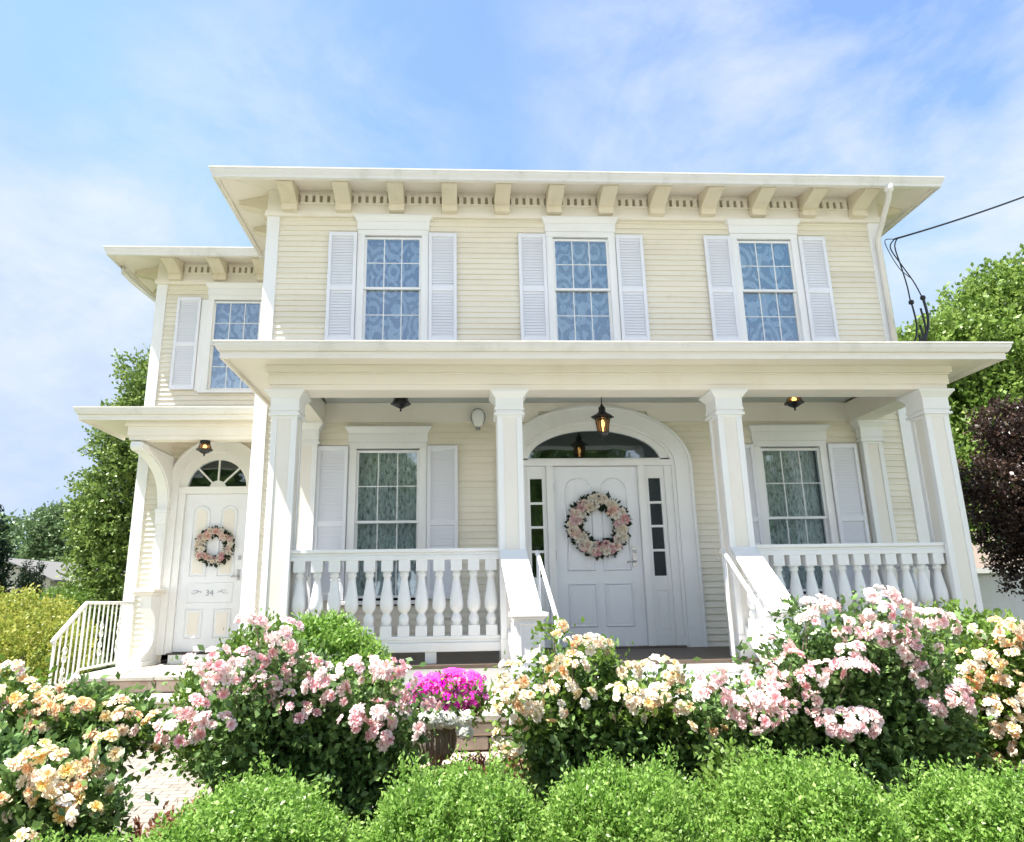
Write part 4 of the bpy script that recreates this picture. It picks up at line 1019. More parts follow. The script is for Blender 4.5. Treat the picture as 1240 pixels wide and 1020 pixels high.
ir = empty('iron_railing', (-4.85, 0.9, -0.25), 'white wrought iron railing with scrollwork beside the stoop steps', 'railing')
RX = -4.85
mb = MB(); mb.tube([(RX, 1.80, 0.60), (RX, 0.52, 0.615)], 0.02, 8); mb.tube([(RX, 0.53, 0.615), (RX, -0.08, 0.23), (RX, -0.13, 0.19)], 0.027, 8)
mb.build('top_rail', 'iron', ir)
mb = MB(); mb.tube([(RX, 1.80, -0.17), (RX, 0.52, -0.17), (RX, -0.10, -0.58)], 0.014, 6); mb.build('bottom_rail', 'iron', ir)
def rz(y, top): 
    if y >= 0.52: return 0.61 if top else -0.17
    t = (0.52-y)/0.62
    return (0.61-0.39*t) if top else (-0.17-0.41*t)
for k in range(17):
    y = -0.08+k*0.1175
    mb = MB(); th = 0.013 if k in (0, 5, 16) else 0.008
    mb.box(RX-th, RX+th, y-th, y+th, rz(y, False)-(0.22 if k in (0,) else 0.05 if k in (5, 16) else 0), rz(y, True))
    mb.build('picket', 'iron', ir)
def scroll(y, z, w=0.05, h=0.10):
    mb = MB()
    for s in (-1, 1):
        for sz in (-1, 1):
            pts = []
            for k in range(18):
                a = k/17*PI*1.7; r = w*(1-0.6*k/17)
                pts.append((RX, y+s*(w*0.25+r*math.sin(a)*0.8), z+sz*(h*0.15+h*0.7*(1-math.cos(a))*0.5)))
            mb.tube(pts, 0.006, 5)
    for k in range(6):
        a = k*PI/3; mb.tube([(RX-0.004, y, z), (RX-0.006, y+0.035*math.cos(a), z+0.035*math.sin(a))], [0.010, 0.004], 5)
    mb.build('scrollwork', 'iron', ir)
for y in (0.16, 0.98, 1.45):
    for dz in (0.15, 0.38): scroll(y, rz(y, False)+dz+0.06)

# ------------------------------------------------------------------ lamps and small fixtures
def glow_mat():
    m, n, b = base_mat('lamp_glow'); b.inputs['Emission Color'].default_value = (1.0, 0.62, 0.25, 1); b.inputs['Emission Strength'].default_value = 2.2
    b.inputs['Base Color'].default_value = (0.9, 0.6, 0.3, 1); return m
M['glow'] = glow_mat()
def amber():
    m, n, b = base_mat('amber_glass'); b.inputs['Base Color'].default_value = (0.22, 0.13, 0.07, 1); b.inputs['Roughness'].default_value = 0.25
    tr = n.nodes.new('ShaderNodeBsdfTransparent'); tr.inputs[0].default_value = (0.95, 0.75, 0.5, 1); mxs = n.nodes.new('ShaderNodeMixShader'); mxs.inputs[0].default_value = 0.55
    n.links.new(b.outputs[0], mxs.inputs[1]); n.links.new(tr.outputs[0], mxs.inputs[2]); n.links.new(mxs.outputs[0], n.nodes['Material Output'].inputs[0]); return m
M['amber'] = amber()
def pendant(x, y, z):
    t = empty('hanging_lantern', (x, y, z), 'black star-roofed lantern hanging on a rod before the front door', 'lantern', 'black porch lights')
    mb = MB(); mb.tube([(x, y, z+0.60), (x, y, z+0.36)], 0.007, 6); mb.lathe([(0.05, 0), (0.05, 0.015), (0.02, 0.03)], x, y, 12, z+0.565); mb.build('rod', 'black', t)
    mb = MB(); mb.lathe([(0.135, 0.22), (0.14, 0.228), (0.10, 0.25), (0.055, 0.275), (0.04, 0.30), (0.042, 0.34), (0.02, 0.36), (0.012, 0.38)], x, y, 6, z, False); mb.build('roof', 'black', t)
    mb = MB()
    for k in range(6):
        a = k*PI/3; c, s = math.cos(a), math.sin(a)
        mb.tube([(x+0.085*c, y+0.085*s, z+0.22), (x+0.06*c, y+0.06*s, z+0.04)], 0.007, 5)
    mb.lathe([(0.088, 0.205), (0.092, 0.212), (0.088, 0.22)], x, y, 6, z, False); mb.lathe([(0.004, -0.06), (0.012, -0.045), (0.008, -0.02), (0.035, 0.0), (0.062, 0.03), (0.062, 0.042)], x, y, 6, z, False)
    mb.build('frame', 'black', t)
    mb = MB(); mb.lathe([(0.056, 0.04), (0.08, 0.208)], x, y, 6, z, False); mb.build('lantern_glass', 'amber', t)
    mb = MB(); mb.lathe([(0.008, 0.05), (0.010, 0.10), (0.02, 0.12), (0.026, 0.15), (0.015, 0.18), (0.003, 0.195)], x, y, 10, z); mb.build('bulb', 'glow', t)
pendant(1.44, -0.75, 2.42)
def flush(x, y, z, label, lit):
    t = empty('ceiling_light', (x, y, z), label, 'ceiling light', 'black porch lights')
    mb = MB(); mb.lathe([(0.055, -0.045), (0.075, -0.02), (0.07, 0.0)], x, y, 8, z, False); y < 0 and mb.lathe([(0.03, 0), (0.03, 0.075)], x, y, 8, z, False)
    mb.lathe([(0.008, -0.22), (0.014, -0.205), (0.008, -0.19), (0.05, -0.17), (0.085, -0.145), (0.118, -0.135), (0.12, -0.125), (0.10, -0.12)], x, y, 8, z, False)
    for k in range(8):
        a = k*PI/4; c, s = math.cos(a), math.sin(a); mb.tube([(x+0.065*c, y+0.065*s, z-0.03), (x+0.095*c, y+0.095*s, z-0.125)], 0.005, 5)
    mb.build('frame', 'black', t)
    mb = MB(); mb.lathe([(0.088, -0.12), (0.06, -0.045)], x, y, 8, z, False); mb.build('light_glass', 'amber' if lit else 'black', t)
    if lit: mb = MB(); mb.lathe([(0.006, -0.11), (0.03, -0.095), (0.035, -0.075), (0.01, -0.055)], x, y, 10, z); mb.build('bulb', 'glow', t)
flush(-0.92, -0.75, 2.94, 'unlit black ceiling light above the left porch window', False)
flush(3.77, -0.75, 2.94, 'amber lit black ceiling light above the right porch window', True)
flush(-3.78, 1.08, 2.784, 'amber lit ceiling light above the arched side door', True)
t = empty('wall_bell', (0.0, -0.05, 2.80), 'white oval bell-shaped fixture on the wall near the porch ceiling', 'wall fixture')
mb = MB(); mb.lathe([(0.02, -0.12), (0.055, -0.10), (0.078, -0.04), (0.082, 0.02), (0.07, 0.075), (0.03, 0.10), (0.0, 0.105)], 0, 0, 16); mb.v = [(a, -0.11+b*0.6, c+2.81) for a, b, c in mb.v]
mb.build('shell', 'trim', t)
mb = MB(); mb.tube([(0.088*math.cos(k*PI/12), -0.11, 2.81+0.115*math.sin(k*PI/12)) for k in range(25)], 0.006, 6); mb.box(-0.03, 0.03, -0.07, -0.03, 2.66, 2.70); mb.build('bracket_ring', 'silver', t)

# ------------------------------------------------------------------ blossoms
def blossom_np(seed, r=0.034, rings=((3, 0.45, 84), (5, 0.72, 68), (6, 0.95, 46), (7, 1.05, 20)), tones=(0.0, 0.3, 0.6, 0.95)):
    rng = np.random.default_rng(seed); V = []; F = []; T = []
    for ri, (n, rr, el) in enumerate(rings):
        off = rng.uniform(0, 6.28)
        for k in range(n):
            a = off+2*PI*k/n+rng.uniform(-.12, .12); e = math.radians(el+rng.uniform(-8, 8))
            R_ = r*rr*rng.uniform(0.9, 1.12); wd = 2*PI/n*0.85
            o = len(V)
            for (s, rad) in ((0, 0.12), (1, 0.65), (2, 1.0)):
                for j in (-1, 0, 1):
                    ang = a+j*wd*(0.35, 0.5, 0.42)[s]
                    cu_ = 1-0.05*abs(j)*(s == 2)
                    h = math.sin(e)*R_*rad*(1.0)+0.18*R_*(s == 1)*abs(j)-(0.10*R_ if s == 2 else 0)
                    d = math.cos(e)*R_*rad*cu_+0.05*r
                    V.append((d*math.cos(ang), d*math.sin(ang), h+0.004*ri*0))
            for s in (0, 1):
                for j in (0, 1):
                    F.append((o+s*3+j, o+s*3+j+1, o+(s+1)*3+j+1, o+(s+1)*3+j)); T.append(min(1, tones[ri]*0.7+0.3*s+rng.uniform(-.05, .05)))
    return np.array(V), np.array(F), np.array(T)
BL = {}
def blossom_mesh(mat, v, kind='rose'):
    k = (mat, v, kind)
    if k not in BL:
        if kind == 'rose': V, F, T = blossom_np(v+11)
        elif kind == 'flat': V, F, T = blossom_np(v+31, 0.028, ((5, 1.0, 12),), (0.8,))
        BL[k] = (npmesh('blossom', V, F, mat, T, link=False), V, F, T)
    return BL[k]
def rot_to(d, rng):
    z = d/np.linalg.norm(d); x = np.cross(z, rng.normal(size=3)); x /= np.linalg.norm(x); y = np.cross(z, x)
    return np.stack([x, y, z], 1)
def place_blossoms(root, pts, dirs, mats, scale, rng, kind='rose', keep=98, name='blossom', stuffname='blossom_mass'):
    """nearest blossoms as parts, the rest as one stuff part per colour"""
    n = len(pts); rl = Vector(root.location)
    order = np.argsort(pts[:, 1])         # nearest to the street first
    single = set(order[:keep].tolist()); rest = {}
    for i in range(n):
        m_ = mats[rng.integers(len(mats))]; v = int(rng.integers(4)); me, V, F, T = blossom_mesh(m_, v, kind)
        R_ = rot_to(dirs[i], rng); s = scale*rng.uniform(0.75, 1.2)
        if i in single:
            o = bpy.data.objects.new(name, me); COL.objects.link(o); o.parent = root
            mt = Matrix([[R_[a, b]*s for b in range(3)]+[pts[i, a]-rl[a]] for a in range(3)]+[[0, 0, 0, 1]]); o.matrix_local = mt
        else: rest.setdefault(m_, []).append((V@R_.T*s+pts[i], F, T))
    for m_, L_ in rest.items():
        if len(L_) < 1: continue
        Vs = []; Fs = []; o_ = 0
        for V, F, T in L_: Vs.append(V); Fs.append(F+o_); o_ += len(V)
        ob = npmesh(stuffname, np.concatenate(Vs)-np.array(rl), np.concatenate(Fs), m_, np.concatenate([q[2] for q in L_]), root)
        tag(ob, kind='stuff')
CL = {}
CL['A']=(-4.2, [(-2.86,0.26,0.097,0.054,7),(-2.75,0.15,0.162,0.054,10),(-2.8,0.02,0.135,0.086,12),(-2.63,0.09,0.162,0.076,14),(-2.4,0.08,0.135,0.054,9),(-2.25,0.02,0.119,0.076,11),(-2.15,-0.01,0.076,0.065,6),(-2.01,-0.08,0.065,0.097,9),(-2.29,-0.08,0.043,0.032,2),(-2.66,-0.01,0.097,0.054,6)])
CL['B']=(-5.0, [(-2.33,-0.11,0.097,0.079,9),(-2.21,-0.04,0.088,0.053,8),(-2.07,-0.08,0.11,0.079,12),(-2.15,-0.17,0.132,0.088,12),(-2.0,-0.17,0.097,0.088,9),(-1.92,-0.02,0.062,0.079,8),(-2.09,-0.24,0.097,0.062,7),(-2.3,-0.28,0.079,0.079,6),(-2.18,-0.35,0.062,0.053,4),(-1.98,-0.3,0.053,0.044,3),(-1.91,-0.25,0.062,0.026,4),(-2.3,-0.2,0.088,0.066,6)])
CL['C']=(-4.3, [(-1.45,0.52,0.074,0.053,8),(-1.26,0.46,0.095,0.063,14),(-1.33,0.38,0.116,0.063,12),(-1.65,0.3,0.148,0.074,16),(-1.49,0.3,0.132,0.053,12),(-1.57,0.19,0.127,0.074,16),(-1.73,0.08,0.084,0.063,8),(-1.79,-0.05,0.127,0.084,16),(-1.63,-0.01,0.116,0.063,11),(-1.43,0.1,0.105,0.063,9),(-1.36,0.18,0.084,0.053,6),(-1.17,0.24,0.127,0.063,14),(-1.03,0.15,0.116,0.063,12),(-0.85,0.23,0.116,0.074,14),(-0.96,0.09,0.079,0.053,6),(-1.14,0.0,0.074,0.063,6),(-0.7,0.26,0.116,0.063,12),(-0.61,0.17,0.084,0.074,8),(-0.86,-0.01,0.074,0.053,6),(-0.75,0.01,0.084,0.063,9),(-0.63,-0.03,0.084,0.063,8),(-0.7,-0.11,0.084,0.053,8),(-0.52,-0.07,0.042,0.042,3),(-0.48,0.05,0.116,0.053,10),(-1.22,0.07,0.063,0.053,4),(-1.04,0.22,0.063,0.042,3)])
CL['D']=(-4.2, [(0.3,0.46,0.054,0.032,3),(0.46,0.36,0.151,0.065,12),(0.6,0.34,0.076,0.049,7),(0.23,0.26,0.108,0.065,9),(0.4,0.25,0.076,0.065,8),(0.07,0.19,0.119,0.076,10),(0.14,0.07,0.151,0.076,16),(0.34,0.09,0.097,0.065,9),(-0.0,0.03,0.065,0.108,9),(0.12,-0.06,0.097,0.065,10),(0.05,-0.18,0.108,0.097,12),(0.0,-0.26,0.076,0.065,6),(0.75,0.19,0.076,0.065,7),(0.7,0.08,0.097,0.076,12),(0.95,0.17,0.13,0.076,16),(0.99,0.06,0.13,0.065,14),(0.84,0.01,0.097,0.065,9),(0.49,0.04,0.054,0.054,4),(0.61,-0.08,0.032,0.027,2),(0.81,-0.04,0.054,0.043,3),(1.06,-0.0,0.065,0.065,8),(1.04,-0.12,0.032,0.027,2),(1.18,-0.14,0.097,0.043,5),(0.27,-0.0,0.086,0.054,5),(1.27,-0.25,0.054,0.043,3)])
CL['E']=(-4.4, [(1.17,0.17,0.082,0.052,12),(1.13,0.08,0.103,0.072,14),(1.27,0.03,0.103,0.062,14),(1.38,-0.02,0.124,0.082,18),(1.84,0.55,0.134,0.046,16),(1.76,0.48,0.072,0.041,5),(1.57,0.32,0.113,0.062,12),(1.63,0.25,0.072,0.052,9),(1.52,0.16,0.134,0.082,20),(1.49,0.07,0.134,0.072,20),(1.45,-0.06,0.134,0.072,20),(1.67,0.18,0.124,0.052,12),(1.82,0.21,0.103,0.052,10),(1.95,0.2,0.103,0.062,10),(1.62,-0.02,0.082,0.041,6),(1.78,0.04,0.062,0.052,5),(1.93,-0.08,0.206,0.082,42),(2.21,0.6,0.113,0.052,14),(2.15,0.52,0.093,0.041,10),(2.32,0.54,0.062,0.041,7),(2.08,0.42,0.113,0.082,18),(2.23,0.4,0.124,0.062,14),(2.49,0.47,0.134,0.052,18),(2.66,0.44,0.082,0.062,12),(2.38,0.37,0.103,0.062,12),(2.54,0.3,0.103,0.052,8),(2.44,0.16,0.093,0.082,12),(2.5,0.07,0.103,0.072,14),(2.56,0.0,0.103,0.072,12),(2.43,-0.06,0.093,0.072,14),(2.57,-0.09,0.072,0.062,8),(2.36,0.29,0.072,0.052,6),(1.99,0.29,0.072,0.052,6)])
CL['F']=(-4.0, [(3.25,0.36,0.135,0.079,10),(3.4,0.38,0.079,0.068,7),(3.07,0.18,0.135,0.079,14),(2.95,0.11,0.102,0.056,8),(3.01,0.01,0.124,0.079,14),(3.22,0.23,0.102,0.056,6),(3.37,0.26,0.079,0.056,5),(3.24,0.03,0.113,0.079,7),(3.1,-0.09,0.135,0.068,12),(3.3,-0.07,0.079,0.09,8),(3.16,-0.22,0.135,0.079,12),(3.04,-0.15,0.079,0.056,6),(2.88,-0.4,0.102,0.045,5),(3.04,-0.41,0.124,0.056,9),(3.22,-0.34,0.102,0.079,9),(3.19,-0.46,0.102,0.045,6),(2.74,0.17,0.068,0.045,3),(3.29,-0.22,0.056,0.079,5)])

def rose_bush(key, label, lobes, mats, scale, seed, nspr, leafmat='roseleaf', leaf=0.048, mult=1.0, extra_up=0.25):
    rng = np.random.default_rng(seed); Yp, cl = CL[key]
    cx = sum(c[0] for c in cl)/len(cl)
    root = empty('rose_bush', (cx, Yp, GZ), label, 'rose bush', 'rose bushes in front of the house')
    rl = np.array([cx, Yp, GZ])
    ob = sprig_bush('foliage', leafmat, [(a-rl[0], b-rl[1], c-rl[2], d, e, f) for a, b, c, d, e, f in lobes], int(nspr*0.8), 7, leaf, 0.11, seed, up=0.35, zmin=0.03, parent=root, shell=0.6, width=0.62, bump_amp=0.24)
    P = []; D = []; stems = MB()
    for (x, z, rx, rz_, n) in cl:
        n = int(round(n*mult))
        ry = max(rx, 0.07)
        yc = Yp+rng.uniform(-0.16, 0.10)
        c = np.array([x, yc, z])
        for k in range(n):
            d = unit(rng.normal(size=(1, 3)))[0]; d[1] = -abs(d[1])*0.9+0.1*d[1]; d[2] = d[2]*0.8+0.15; d /= np.linalg.norm(d)
            p = c+d*np.array([rx, ry, rz_])*rng.uniform(0.75, 1.08)
            P.append(p); D.append(d+np.array([0, -0.15, 0.45])+rng.normal(size=3)*0.25)
        b = np.array([cx+(x-cx)*0.35, Yp+0.32, GZ]); mid = (b+c)/2+np.array([(x-cx)*0.15, 0.22, 0.12])
        if abs(x-cx) < (0.5 if key not in 'AB' else 0.12): stems.tube([tuple(b), tuple(mid), tuple(c+np.array([0, 0.04, -0.02]))], [0.009, 0.006, 0.003], 5)
    stems.build('stems', 'bark', root)
    # leafy sprays just under each flower cluster
    Pl = []; Dl = []
    for (x, z, rx, rz_, n) in cl:
        m_ = int(50+200*rx); 
        q = np.array([x, Yp+0.06, z-rz_*1.1])+rng.normal(size=(m_, 3))*np.array([rx*0.95, rx*0.8, rz_*0.9])
        Pl.append(q); Dl.append(unit(rng.normal(size=(m_, 3)))+np.array([0, -0.2, 0.2]))
    V, F = leaves(np.concatenate(Pl)-rl, np.concatenate(Dl), leaf*0.95, rng, 0.6)
    tag(npmesh('leaf_spray', V, F, 'lightleaf' if seed % 2 else leafmat, rng.random(len(F)), root), kind='stuff')
    place_blossoms(root, np.array(P), np.array(D), mats, scale, rng)
    return root
rose_bush('A', 'peach and orange rose bush nearest the iron stoop railing', [(-2.85, -4.0, -0.32, .40, .3, .38), (-2.42, -4.0, -0.10, .26, .22, .15), (-3.25, -4.0, -0.32, .42, .3, .38)], ['peach', 'peach', 'palepink', 'yellow'], 1.0, 21, 3600)
rose_bush('B', 'apricot yellow rose bush low in the left foreground corner', [(-2.22, -4.8, -0.48, .20, .2, .34), (-2.5, -4.8, -0.45, .26, .22, .36)], ['yellow', 'creamp', 'peach', 'yellow'], 1.0, 22, 2600)
rose_bush('C', 'tall pink rose bush left of the stone urn', [(-1.33, -4.0, -0.24, .34, .27, .44), (-0.92, -4.0, -0.40, .32, .27, .42), (-1.2, -4.05, -0.64, .38, .29, .35), (-0.85, -4.0, -0.68, .30, .27, .30)], ['pink', 'palepink', 'palepink', 'pink'], 1.0, 24, 5200, mult=0.95)
rose_bush('D', 'apricot and cream rose bush in front of the porch steps', [(0.47, -3.9, -0.22, .30, .26, .38), (0.85, -3.9, -0.36, .38, .26, .34), (0.68, -3.95, -0.64, .46, .27, .33), (1.12, -3.9, -0.60, .26, .22, .26)], ['yellow', 'creamp', 'peach', 'yellow', 'creamp'], 0.95, 25, 5600, mult=1.1)
rose_bush('E', 'largest pink rose bush, in front of the right newel post', [(1.5, -4.1, -0.34, 0.378, 0.274, 0.317), (2.05, -4.1, -0.09, 0.378, 0.259, 0.422), (2.4, -4.1, -0.19, 0.36, 0.259, 0.37), (2.0, -4.15, -0.59, 0.675, 0.302, 0.37)], ['pink', 'palepink', 'palepink'], 0.98, 26, 6800, mult=0.8)
rose_bush('F', 'peach and yellow rose bush at the right edge of the garden', [(3.1, -3.75, -0.16, 0.378, 0.259, 0.352), (3.5, -3.75, -0.09, 0.36, 0.259, 0.37), (3.15, -3.8, -0.54, 0.495, 0.288, 0.37)], ['yellow', 'peach', 'creamp', 'peach'], 1.0, 27, 4600, 'lightleaf', mult=1.25)

# boxwood hedge balls
bxv = []
for v in range(2):
    lob = [(0, 0, 0, .38, .37, .42), (0.14, -0.08, 0.10, .25, .25, .33), (-0.16, 0.02, 0.08, .24, .26, .34), (-0.02, -0.17, 0.12, .22, .2, .28), (0.05, 0.1, 0.18, .2, .2, .25)]
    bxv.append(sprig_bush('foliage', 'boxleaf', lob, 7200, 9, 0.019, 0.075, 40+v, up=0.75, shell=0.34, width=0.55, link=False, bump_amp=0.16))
inner = []
box_l = ['clipped green boxwood ball at the right end of the front row', 'clipped green boxwood ball in front of the largest pink rose bush', 'clipped green boxwood ball in front of the apricot and cream rose bush',
         'clipped green boxwood ball in front of the stone urn', 'clipped green boxwood ball in front of the tall pink rose bush', 'lower clipped boxwood ball beside the brick path']
stem_mb = MB(); stem_mb.tube([(0, 0, -0.55), (0.01, 0, -0.3), (0, 0.01, 0.0)], [0.03, 0.025, 0.01], 6)
for k in range(9):
    a = k*0.7; stem_mb.tube([(0, 0, -0.35+0.02*k), (0.12*math.cos(a), 0.12*math.sin(a), -0.1+0.02*k), (0.26*math.cos(a), 0.26*math.sin(a), 0.1)], [0.012, 0.008, 0.003], 5)
stem_o = stem_mb.build('stems', 'bark'); stem_me = stem_o.data; bpy.data.objects.remove(stem_o)
for i, (x, y, z, s, sz) in enumerate([(1.86, -5.6, -0.56, 0.98, 0.94), (1.08, -5.6, -0.52, 0.97, 1.0), (0.38, -5.6, -0.52, 0.93, 0.99), (-0.30, -5.6, -0.52, 0.94, 1.0), (-1.06, -5.6, -0.53, 1.04, 0.95), (-1.70, -5.62, -0.66, 0.9, 0.83)]):
    r = empty('boxwood_shrub', (x, y, GZ), box_l[i], 'shrub', 'clipped boxwood balls along the front')
    o = bpy.data.objects.new('foliage', bxv[i % 2]); COL.objects.link(o); o.parent = r; o.location = (0, 0, z-GZ); o.scale = (s*1.0, s, sz); o.rotation_euler = (0, 0, [0.2, 2.4, 4.0, 1.1, 5.2, 3.0][i])
    o = bpy.data.objects.new('stems', stem_me); COL.objects.link(o); o.parent = r; o.location = (0, 0, z-GZ+0.0)
def shrub(name, label, mat, lobes, nspr, per, leaf, length, seed, group=None, up=0.5, stems=4, cat='shrub', shell=0.4):
    x, y = lobes[0][0], lobes[0][1]; rt = empty(name, (x, y, GZ), label, cat, group)
    sprig_bush('foliage', mat, [(a-x, b-y, c-GZ, d, e, f) for a, b, c, d, e, f in lobes], nspr, per, leaf, length, seed, up=up, zmin=0.02, parent=rt, shell=shell)
    mb = MB()
    for k in range(stems):
        a = 6.28*k/stems+0.4; lb = lobes[k % len(lobes)]
        mb.tube([(x+0.05*math.cos(a), y+0.05*math.sin(a), GZ-0.02), ((x+lb[0])/2, (y+lb[1])/2, (GZ+lb[2])/2), (lb[0]+0.3*lb[3]*math.cos(a), lb[1]+0.3*lb[4]*math.sin(a), lb[2]+0.3*lb[5])], [0.03, 0.02, 0.008], 6)
    mb.build('stems', 'bark', rt); return rt
shrub('round_shrub', 'rounded bright green shrub against the left porch railing', 'boxleaf', [(-1.42, -2.55, -0.12, .50, .46, .56), (-1.15, -2.6, -0.15, .34, .3, .42), (-1.75, -2.5, -0.22, .36, .32, .44)], 7500, 8, 0.034, 0.09, 51, up=0.6, shell=0.25)
shrub('leafy_shrub', 'loose light green shrub behind the right rose bushes by the corner column', 'lightleaf', [(3.85, -2.7, -0.1, .42, .3, .50), (4.35, -2.6, -0.2, .40, .3, .52), (3.55, -2.75, -0.3, .3, .25, .45)], 2600, 8, 0.045, 0.14, 52, up=0.8, shell=0.5)
shrub('leafy_shrub', 'light green leafy shrub beside the stoop steps, behind the tall pink roses', 'lightleaf', [(-1.98, -3.1, -0.22, .28, .25, .38), (-1.75, -3.0, -0.05, .28, .26, .42)], 2200, 8, 0.04, 0.12, 53, up=0.7, shell=0.5)
shrub('leafy_shrub', 'silvery green perennial between the cream roses and the boxwood balls', 'lightleaf', [(1.12, -4.75, -0.55, .16, .14, .32)], 700, 8, 0.035, 0.12, 54, up=0.9, shell=0.6)
rt = shrub('leafy_shrub', 'small red and yellow leaved plant on the edge of the brick path', 'sedumleaf', [(-1.72, -4.55, -0.72, .22, .2, .25)], 500, 7, 0.045, 0.10, 55, up=0.5, shell=0.6)
tag(sprig_bush('sedum_ground_cover', 'sedumleaf', [(0.05, -3.35, -0.60, .55, .13, .12), (-0.5, -3.45, -0.66, .3, .12, .12), (0.7, -3.4, -0.6, .4, .12, .12)], 1600, 7, 0.028, 0.05, 56, up=0.6, shell=0.5), 'low russet ground cover along the stone steps', 'ground cover', kind='stuff')

# urn with petunias
ux, uy = -0.43, -3.2
ur = empty('stone_urn', (ux, uy, -0.745), 'dark cement urn standing on the stone steps', 'urn')
mb = MB(); mb.box(ux-0.09, ux+0.09, uy-0.09, uy+0.09, -0.744, -0.70)
mb.lathe([(0.085, -0.70), (0.08, -0.68), (0.045, -0.65), (0.035, -0.60), (0.04, -0.56), (0.06, -0.54), (0.04, -0.52), (0.05, -0.495), (0.09, -0.475), (0.122, -0.43), (0.138, -0.37), (0.137, -0.31), (0.125, -0.26), (0.128, -0.235), (0.15, -0.215), (0.152, -0.20), (0.125, -0.198), (0.115, -0.23)], ux, uy, 24)
mb.build('bowl', 'urn', ur)
mb = MB()
for k in range(24):
    a = 2*PI*k/24; mb.tube([(ux+r*math.cos(a), uy+r*math.sin(a), z) for r, z in ((0.095, -0.475), (0.127, -0.43), (0.142, -0.37), (0.14, -0.31), (0.128, -0.265))], 0.007, 5)
mb.build('fluting', 'urn', ur)
pe = empty('petunia_plant', (ux+0.07, uy, -0.18), 'bright magenta petunias with white trailing flowers spilling from the urn', 'flowers')
rng = np.random.default_rng(77); rl = np.array([ux+0.07, uy, -0.18])
sprig_bush('foliage', 'lightleaf', [(0, 0, 0.10, .22, .18, .12), (-0.1, -0.03, 0.02, .17, .14, .08), (0.12, -0.05, 0.04, .14, .12, .10)], 520, 6, 0.035, 0.06, 78, parent=pe, shell=0.6)
P = []; D = []
for (c, r, n) in (((-0.12, -0.03, 0.12), (.19, .15, .10), 150), ((0.10, -0.03, 0.13), (.12, .12, .13), 80), ((0.04, -0.03, 0.20), (.07, .07, .07), 30), ((0.18, -0.03, 0.10), (.12, .12, .14), 90), ((0.0, -0.08, 0.07), (.16, .12, .08), 60)):
    for k in range(n):
        d = unit(rng.normal(size=(1, 3)))[0]; d[1] = -abs(d[1]) if rng.random() < .8 else d[1]
        P.append(rl+np.array([c[0]*0.92, c[1], c[2]+0.045])+d*np.array(r)*0.92); D.append(d+np.array([0, -0.3, 0.35])+rng.normal(size=3)*0.4)
P = [p+rng.normal(size=3)*0.014 for p in P]
place_blossoms(pe, np.array(P), np.array(D), ['magenta'], 0.95, rng, 'flat', keep=70)
P = []; D = []
for k in range(110):
    d = unit(rng.normal(size=(1, 3)))[0]; d[1] = -abs(d[1])
    c = np.array([rng.uniform(-0.14, 0.18), -0.19, -0.01]) if k < 90 else np.array([0.13, -0.19, -0.09])
    P.append(rl+c+d*np.array([0.05, 0.05, 0.05])); D.append(d+np.array([0, -0.4, 0.1]))
place_blossoms(pe, np.array(P), np.array(D), ['whitep'], 1.0, rng, 'flat', keep=28)

# wreaths
def wreath(x, y, z, R, label, nb, sc, seed):
    rng = np.random.default_rng(seed); r = empty('wreath', (x, y, z), label, 'wreath', 'floral wreaths on the doors'); rl = np.array([x, y, z])
    a = rng.uniform(0, 6.28, 620); q = rng.uniform(0.74, 1.20, 620)
    P = np.stack([R*q*np.cos(a), -0.02-rng.uniform(0, .03, 620), R*q*np.sin(a)], 1)
    Dd = np.stack([np.cos(a)*np.sign(q-0.97), -0.5+0*a, np.sin(a)*np.sign(q-0.97)], 1)+rng.normal(size=(620, 3))*0.5
    V, F = leaves(P, Dd, 0.072*R/0.3, rng, 0.5); npmesh('leaves', V, F, 'cedarleaf', rng.random(len(F)), r)
    mb = MB(); mb.tube([(x+R*0.97*math.cos(k*PI/16), y-0.015, z+R*0.97*math.sin(k*PI/16)) for k in range(33)], 0.03*R/0.3, 8); mb.build('ring', 'bark', r)
    P = []; D = []
    for k in range(nb):
        t = 2*PI*k/nb+rng.uniform(-.08, .08); rr = R*rng.choice([0.82, 0.97, 1.08])
        P.append([x+rr*math.cos(t), y-0.055-rng.uniform(0, .02), z+rr*math.sin(t)]); D.append([math.cos(t)*(rr/R-0.95)*2.5, -1, math.sin(t)*(rr/R-0.95)*2.5+0.2])
    place_blossoms(r, np.array(P), np.array(D), ['silkpeach', 'silkcream', 'silkpink', 'silkcream', 'creamp'], sc, rng, keep=100)
wreath(1.476, 0.02, 1.455, 0.305, 'large pink and cream floral wreath on the front door', 60, 1.85, 5)
wreath(-3.90, WY+0.025, 1.40, 0.225, 'smaller peach floral wreath on the arched side door', 46, 1.4, 6)

